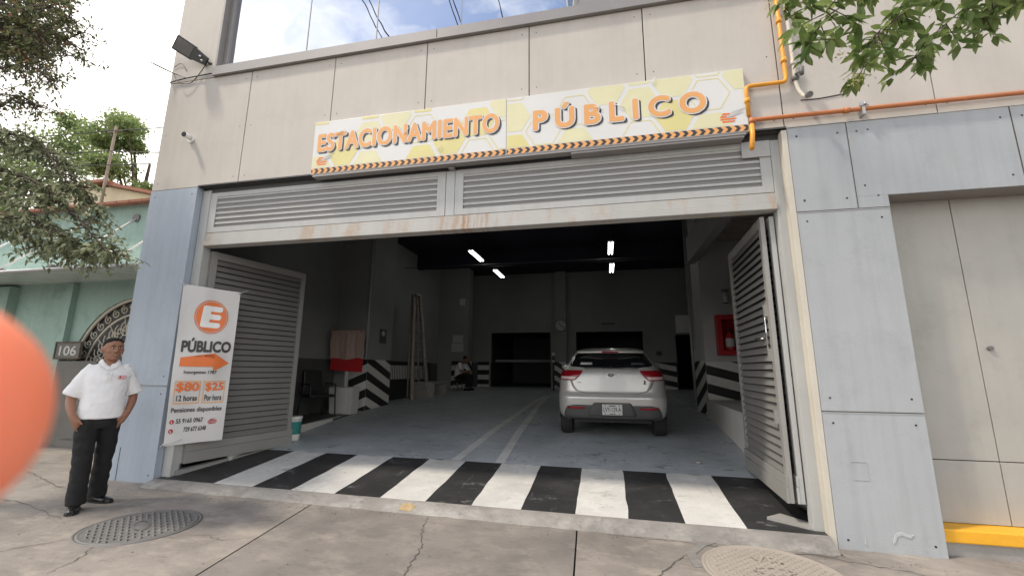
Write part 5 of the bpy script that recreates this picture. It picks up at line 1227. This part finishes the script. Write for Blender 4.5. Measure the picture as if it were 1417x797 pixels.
lettering('digits', '106', lambda u, v, q: Vector((-9.79+u, WY-.161-q, 1.60+v)), 0, 0, .40, .17, 'paper', t, .012)
m = MB()
for a, c in (((-9.90, WY-.172, 1.53), (-9.28, WY-.161, 1.555)), ((-9.90, WY-.172, 1.825), (-9.28, WY-.161, 1.85)), ((-9.90, WY-.172, 1.555), (-9.875, WY-.161, 1.825)), ((-9.305, WY-.172, 1.555), (-9.28, WY-.161, 1.825))): m.box(a, c)
m.build('plate_frame', 'bark', t)
# cream house behind, with gabled end
t = thing('cream_house', 'cream plastered house end rising behind the teal parapet', 'building', (-20, 11, 0))
m = MB(); m.prism([(-27, 0), (-18.5, 0), (-18.5, 8.75), (-22.6, 9.75), (-27, 9.9)], lambda u, v, q: Vector((u, 10+q, v)), 0, 6); m.build('wall', 'creamwall', t)
m = MB(); m.hexa([(-22.6, 9.7, 9.76), (-18.2, 9.7, 8.68), (-18.2, 16, 8.68), (-22.6, 16, 9.76), (-22.6, 9.7, 9.9), (-18.2, 9.7, 8.82), (-18.2, 16, 8.82), (-22.6, 16, 9.9)]); m.box((-27.2, 9.7, 9.9), (-22.6, 16, 10.05)); m.build('roof', 'tile', t)
m = MB(); m.box((-22.2, 9.96, 8.0), (-21.5, 10.0, 8.8)); m.build('window', 'darkgrey', t)
# utility pole and wires
t = thing('utility_pole', 'leaning timber utility pole rising behind the teal house', 'pole', (-22.5, 10.5, 0))
m = MB(); m.tube([(-22.4, 9.6, 0), (-22.35, 9.6, 12.6)], [.085, .06], 10); m.build('pole', 'pole', t)
m = MB(); m.box((-22.75, 9.55, 12.3), (-21.95, 9.62, 12.36)); m.build('crossarm', 'pole', t)
t = thing('overhead_wire', 'dark overhead wires strung from the utility pole past the roof', 'wires', (-22, 9.5, 12))
for p in ([(-40, 7, 12.5), (-22.3, 9.5, 12.35), (-10, 9, 12.2)], [(-40, 6, 11.5), (-22.3, 9.5, 11.3), (-8, 11, 11.2)], [(-40, 7.5, 12.0), (-22.3, 9.5, 10.6), (-9, 10, 11.0)]):
    q = []
    for a, c in zip(p, p[1:]):
        a, c = Vector(a), Vector(c)
        for k in range(10): f = k/10; q.append(a.lerp(c, f)-Vector((0, 0, .35*4*f*(1-f))))
    m = MB(); m.tube(q+[Vector(p[-1])], .022, 5); m.build('wire', 'black', t)

# ================================================================ trees
def leaf_quad(m, p, d, nrm, ln, wd, fold=.25, droop=0):
    d = d.normalized(); s = d.cross(nrm)
    if s.length < 1e-4: s = d.cross(Vector((.3, .5, .8)))
    s.normalize(); n = s.cross(d)
    a = p; e = p+d*ln-Vector((0, 0, droop*ln)); l1 = p+d*ln*.35-s*wd+n*fold*wd; l2 = p+d*ln*.72-s*wd*.7+n*fold*wd*.6-Vector((0, 0, droop*ln*.4)); r1 = p+d*ln*.35+s*wd+n*fold*wd; r2 = p+d*ln*.72+s*wd*.7+n*fold*wd*.6-Vector((0, 0, droop*ln*.4))
    v = [m.bm.verts.new(x) for x in (a, l1, l2, e, r2, r1)]
    mid = m.bm.verts.new(p+d*ln*.5-Vector((0, 0, droop*ln*.15)))
    for q in ((0, 5, 6), (5, 4, 6), (4, 3, 6), (3, 2, 6), (2, 1, 6), (1, 0, 6)): m.bm.faces.new([v[i] if i < 6 else mid for i in q])
def simple_leaf(m, p, d, s, ln, wd):
    v = [m.bm.verts.new(x) for x in (p, p+d*ln*.5-s*wd, p+d*ln, p+d*ln*.5+s*wd)]; m.bm.faces.new(v)
def rv(r): 
    while True:
        v = Vector((r.uniform(-1, 1), r.uniform(-1, 1), r.uniform(-1, 1)))
        if .05 < v.length < 1: return v
def branch_leaves(m, tr_, pts, rad, r, ln, spread, per, droop=.15, twig=.12):
    'leaves along a limb: twigs off the limb each carrying a few leaves'
    q = smooth_path(pts, 7); n = len(q)
    tr_.tube(q, [rad*(1-.8*i/n) for i in range(n)], 6)
    for i in range(int(n*.12), n):
        for k in range(per):
            p = q[i]; d = rv(r).normalized(); d.z = d.z*.6-.15; L_ = spread*r.uniform(.25, 1)
            e = p+d*L_+Vector((0, 0, -.15*L_)); md = p.lerp(e, .5)+Vector((0, 0, .06*L_)); tr_.tube([p, md, e], [rad*.22+.0015, rad*.12+.0012, .001], 4)
            for f in (.35, .5, .62, .74, .84, .93, 1.0):
                b0 = p.lerp(md, f*2) if f < .5 else md.lerp(e, f*2-1)
                dd = (d*.5+rv(r).normalized()*.8+Vector((0, 0, -droop))); nn = (Vector((0, 0, 1))+rv(r)*.7)
                leaf_quad(m, b0, dd, nn, ln*r.uniform(.6, 1.15), ln*r.uniform(.16, .24), .25, droop*.5)
# left street tree: trunk stands out of frame on the left; one dark high crown, one long low dusty bough
r = random.Random(21)
t = thing('street_tree', 'leafy street tree reaching in from the left edge with a low dusty bough', 'tree', (-8.0, -2.2, sz(-8)))
tk = MB(); cr = MB(); cr2 = MB()
base = Vector((-8.3, -2.3, sz(-8.3)))
fork = at(-330, 300, 4.6)
tk.tube(smooth_path([base, (base.x+.05, base.y, 1.5), (base.x-.1, base.y+.1, 2.8), (base.x+.1, base.y+.1, 4.4), (base.x, base.y+.3, 6.0), (base.x+.2, base.y+.4, 7.5)], 5), [.21-.006*i for i in range(26)], 12)
f0 = Vector((base.x-.05, base.y+.1, 2.9)); f1 = Vector((base.x+.1, base.y+.1, 4.4)); f2 = Vector((base.x, base.y+.3, 5.8))
low = [[f0, at(-60, 235, 4.3), at(34, 245, 4.2), at(90, 285, 4.2), at(137, 335, 4.1), at(159, 350, 4.1)],
       [f0, at(-70, 290, 4.4), at(12, 318, 4.4), at(64, 335, 4.3), at(120, 340, 4.2), at(141, 352, 4.2)],
       [f0, at(-60, 200, 4.6), at(25, 205, 4.6), at(73, 220, 4.6), at(116, 262, 4.5), at(137, 300, 4.5)],
       [f0, at(-60, 255, 4.7), at(25, 285, 4.6), at(77, 320, 4.5), at(94, 345, 4.4), at(116, 350, 4.3)],
       [f0, at(-60, 310, 4.2), at(4, 300, 4.1), at(43, 305, 4.1), at(81, 325, 4.0)],
       [f0, at(-60, 180, 4.5), at(8, 185, 4.5), at(51, 195, 4.5), at(81, 235, 4.4), at(103, 265, 4.4)],
       [f0, at(-50, 215, 4.3), at(8, 240, 4.3), at(51, 265, 4.2), at(77, 285, 4.2)]]
for p in low: branch_leaves(cr, tk, p, .018, r, .066, .34, 4, .35)
for k in range(19):
    yy = r.uniform(-30, 190); e = r.uniform(40, 118) if yy < 150 else r.uniform(60, 122)
    d_ = r.uniform(5.0, 6.2); s_ = f1 if yy > 60 else f2
    branch_leaves(cr2, tk, [s_, at(-120, yy+30, d_), at(-30, yy+r.uniform(-15, 20), d_), at(e*.5, yy+r.uniform(-20, 15), d_), at(e, yy+r.uniform(-12, 25), d_-.2)], .022, r, .058, .42, 5, .2)
tk.build('trunk', 'bark', t); cr.build('low_bough_leaves', 'leaf_near', t, fix=False); cr2.build('crown', 'leaf_dark', t, fix=False)
def far_tree(label, x, y, h, cr_r, n, ln, seed, name='tree', m_='leaf_far', group='trees behind the neighbour house'):
    r = random.Random(seed); t = thing(name, label, 'tree', (x, y, 0), group=group); tk = MB(); c = MB()
    tk.tube(smooth_path([(x, y, 0), (x+.2, y, h*.35), (x-.1, y, h*.6), (x+.1, y, h*.85)], 4), [.28-.018*i for i in range(13)], 9)
    cl = []
    for k in range(16):
        a = r.uniform(0, 6.28); q = cr_r*r.uniform(.25, .95); z = h*r.uniform(.55, 1.0); q *= math.sqrt(max(.15, 1-((z/h-.72)/.4)**2))
        e = Vector((x+q*math.cos(a), y+q*math.sin(a), z)); cl.append((e, cr_r*r.uniform(.22, .42)))
        tk.tube(smooth_path([(x, y, h*r.uniform(.4, .65)), (x+q*.5*math.cos(a), y+q*.5*math.sin(a), z*.86), e], 4), [.07-.006*i for i in range(9)], 5)
    for e, q in cl:
        for i in range(n):
            v = rv(r); p = e+Vector((v.x*q, v.y*q, v.z*q*.75))*(.5+.5*r.random()); d = rv(r).normalized(); s = d.cross(rv(r)).normalized(); simple_leaf(c, p, d, s, ln*r.uniform(.6, 1.2), ln*.3)
    tk.build('trunk', 'bark', t); c.build('crown', m_, t, fix=False)
far_tree('pale green feathery tree right of the utility pole against the sky', -20.6, 16, 15.0, 3.0, 798, .19, 5)
far_tree('bushy green tree behind the dusty bough left of the pole', -25.5, 13.5, 15.2, 3.4, 988, .19, 6)
far_tree('tall loose tree peeking past the garage corner', -20.5, 21, 17.6, 2.8, 722, .19, 8)
far_tree('broad dark tree low behind the teal roof at far left', -33, 12.5, 16.5, 4.5, 988, .19, 9)
# overhanging branch top right: a tree behind the viewer
r = random.Random(33)
t = thing('overhanging_tree', 'fresh green branch of a kerbside tree hanging into the top right', 'tree', (3.4, -5.2, sz(3.4)))
tk = MB(); cr = MB(); bl_ = MB(); bx, by = 3.6, -5.3
tk.tube(smooth_path([(bx, by, -.2), (bx+.05, by, 1.5), (bx-.05, by+.05, 3.0), (bx, by, 4.4), (bx-.3, by+.2, 6)], 5), [.17-.005*i for i in range(21)], 12)
S = Vector((bx-.05, by+.05, 3.3))
top = [[S, at(1560, -260, 2.3), at(1420, -90, 2.4), at(1290, -10, 2.4), at(1215, 50, 2.35), at(1192, 100, 2.3)],
       [S, at(1540, -240, 2.2), at(1400, -100, 2.3), at(1250, -40, 2.4), at(1150, 20, 2.4), at(1120, 60, 2.35)],
       [S, at(1540, -230, 2.5), at(1440, -60, 2.5), at(1350, 0, 2.5), at(1285, 55, 2.45), at(1262, 85, 2.4)],
       [S, at(1520, -260, 2.2), at(1380, -140, 2.4), at(1230, -80, 2.5), at(1130, -20, 2.6), at(1085, 15, 2.6)],
       [S, at(1540, -220, 2.6), at(1460, -60, 2.6), at(1400, -20, 2.6), at(1370, 15, 2.6), at(1360, 28, 2.6)],
       [S, at(1540, -250, 2.5), at(1400, -110, 2.6), at(1300, -40, 2.7), at(1240, 20, 2.7), at(1205, 55, 2.7)],
       [S, at(1540, -250, 2.0), at(1380, -120, 2.2), at(1270, -60, 2.2), at(1180, -20, 2.2), at(1140, 20, 2.2)]]
for i, p in enumerate(top): branch_leaves(cr, tk, p, .009, r, .095, .19, 1, .25)
for k, (x0, z0) in enumerate(((1.55, 6.0), (1.95, 6.6), (1.25, 6.3), (2.6, 7.0))):  # unseen upper limbs, added to throw shadow streaks on the right wall
    branch_leaves(cr, tk, [S+Vector((0, 0, 1.5)), (x0+1.4, -3.0, z0+1.2), (x0+.5, -1.6, z0+.7), (x0-.5, -.75, z0-.05)], .06, r, .10, .13, 1, .2)
for px, py, d_ in ((1180, 112, 2.3), (1195, 108, 2.3), (1088, 20, 2.6), (1070, 2, 2.6), (1110, 45, 2.5), (1170, 70, 2.4)):
    for k in range(26):
        p = at(px, py, d_)+rv(r)*.05; d = (rv(r)+Vector((-.3, 0, -.5))).normalized(); simple_leaf(bl_, p, d, d.cross(rv(r)).normalized(), .018, .005)
tk.build('trunk', 'bark', t); cr.build('crown', 'leaf_top', t, fix=False); bl_.build('buds', 'blossom', t, fix=False)
# street cables above the pavement, seen mirrored in the window
t = thing('street_cable', 'black street cables crossing above, mirrored in the upstairs window', 'cables', (-3, -6, 9))
for (xa, xb) in ((-2.9, -3.3), (-2.8, -3.25), (-1.9, -2.1), (-4.6, -4.9), (-4.75, -5.0)):
    m = MB(); m.tube([(xa, -.3, 9.3), (xa*.6+xb*.4, -6, 8.6), (xb, -12, 9.2)], .012, 5); m.build('cable', 'black', t)
# tower block across the street, mirrored in the window
t = thing('tower_block', 'blue glass tower block mirrored in the upstairs window', 'building', (0, -40, 0))
m = MB(); m.box((-3, -52, -.3), (5.5, -40, 60)); m.build('wall', mat('blue tower glass', (.16, .26, .42), .2, .1), t)
m = MB()
for k in range(13): m.box((-3+k*.7-.08, -39.99, 0), (-3+k*.7+.08, -39.8, 60))
for k in range(19): m.box((-3, -39.995, k*3.1), (5.5, -39.9, k*3.1+.5))
m.build('facade_ribs', 'signwhite', t)

# ================================================================ the photographer's hand, one fingertip across the lens edge
t = thing('hand', 'blurred orange fingertip of the photographer at the left frame edge', 'finger', CAM)
def cp(x, y, d): return rt*x+up*y+fw*d        # x right, y up, d forward of the lens (metres)
m = MB()
idx = [(-.0420, -.0102, .031), (-.044, -.0104, .0305), (-.050, -.011, .030), (-.065, -.013, .027), (-.085, -.018, .018), (-.105, -.026, .0)]
tip = []
R0 = .0086
pts = [cp(-.0332-.0+.0, -.0098, .0312)]
pts = []; rad = []
for s, rr_ in ((0, .0018), (.0010, .0046), (.0026, .0068), (.0055, .0085), (.009, .0094), (.016, .0098), (.026, .0094), (.040, .0095), (.058, .0096), (.078, .0100)):
    pts.append(cp(-.0388-s*.985, -.0088-.10*s-2.2*s*s*.5, .0312-1.5*s*s)); rad.append(rr_)
m.tube(pts, [q*1.17 for q in rad], 18)
kn = cp(-.111, -.024, .018)
m.tube([kn, cp(-.135, -.05, .0), cp(-.155, -.085, -.02), cp(-.17, -.125, -.05)], [.014, .028, .032, .028], 16)
for k, (ox, oy) in enumerate(((0, -.022), (.0, -.044), (.002, -.064))):
    m.tube(smooth_path([cp(-.125-ox, -.03+oy, .012), cp(-.09, -.026+oy, .03), cp(-.07, -.03+oy, .016), cp(-.085, -.034+oy, -.004)], 5), [.0115-.0002*i for i in range(16)], 12)
m.tube(smooth_path([cp(-.15, -.06, -.03), cp(-.12, -.03, -.04), cp(-.09, -.012, -.038)], 5), [.016]*4+[.012]*4+[.010]*3, 12)
remesh(m, .0012, 'flesh', 'skin', t, 3)
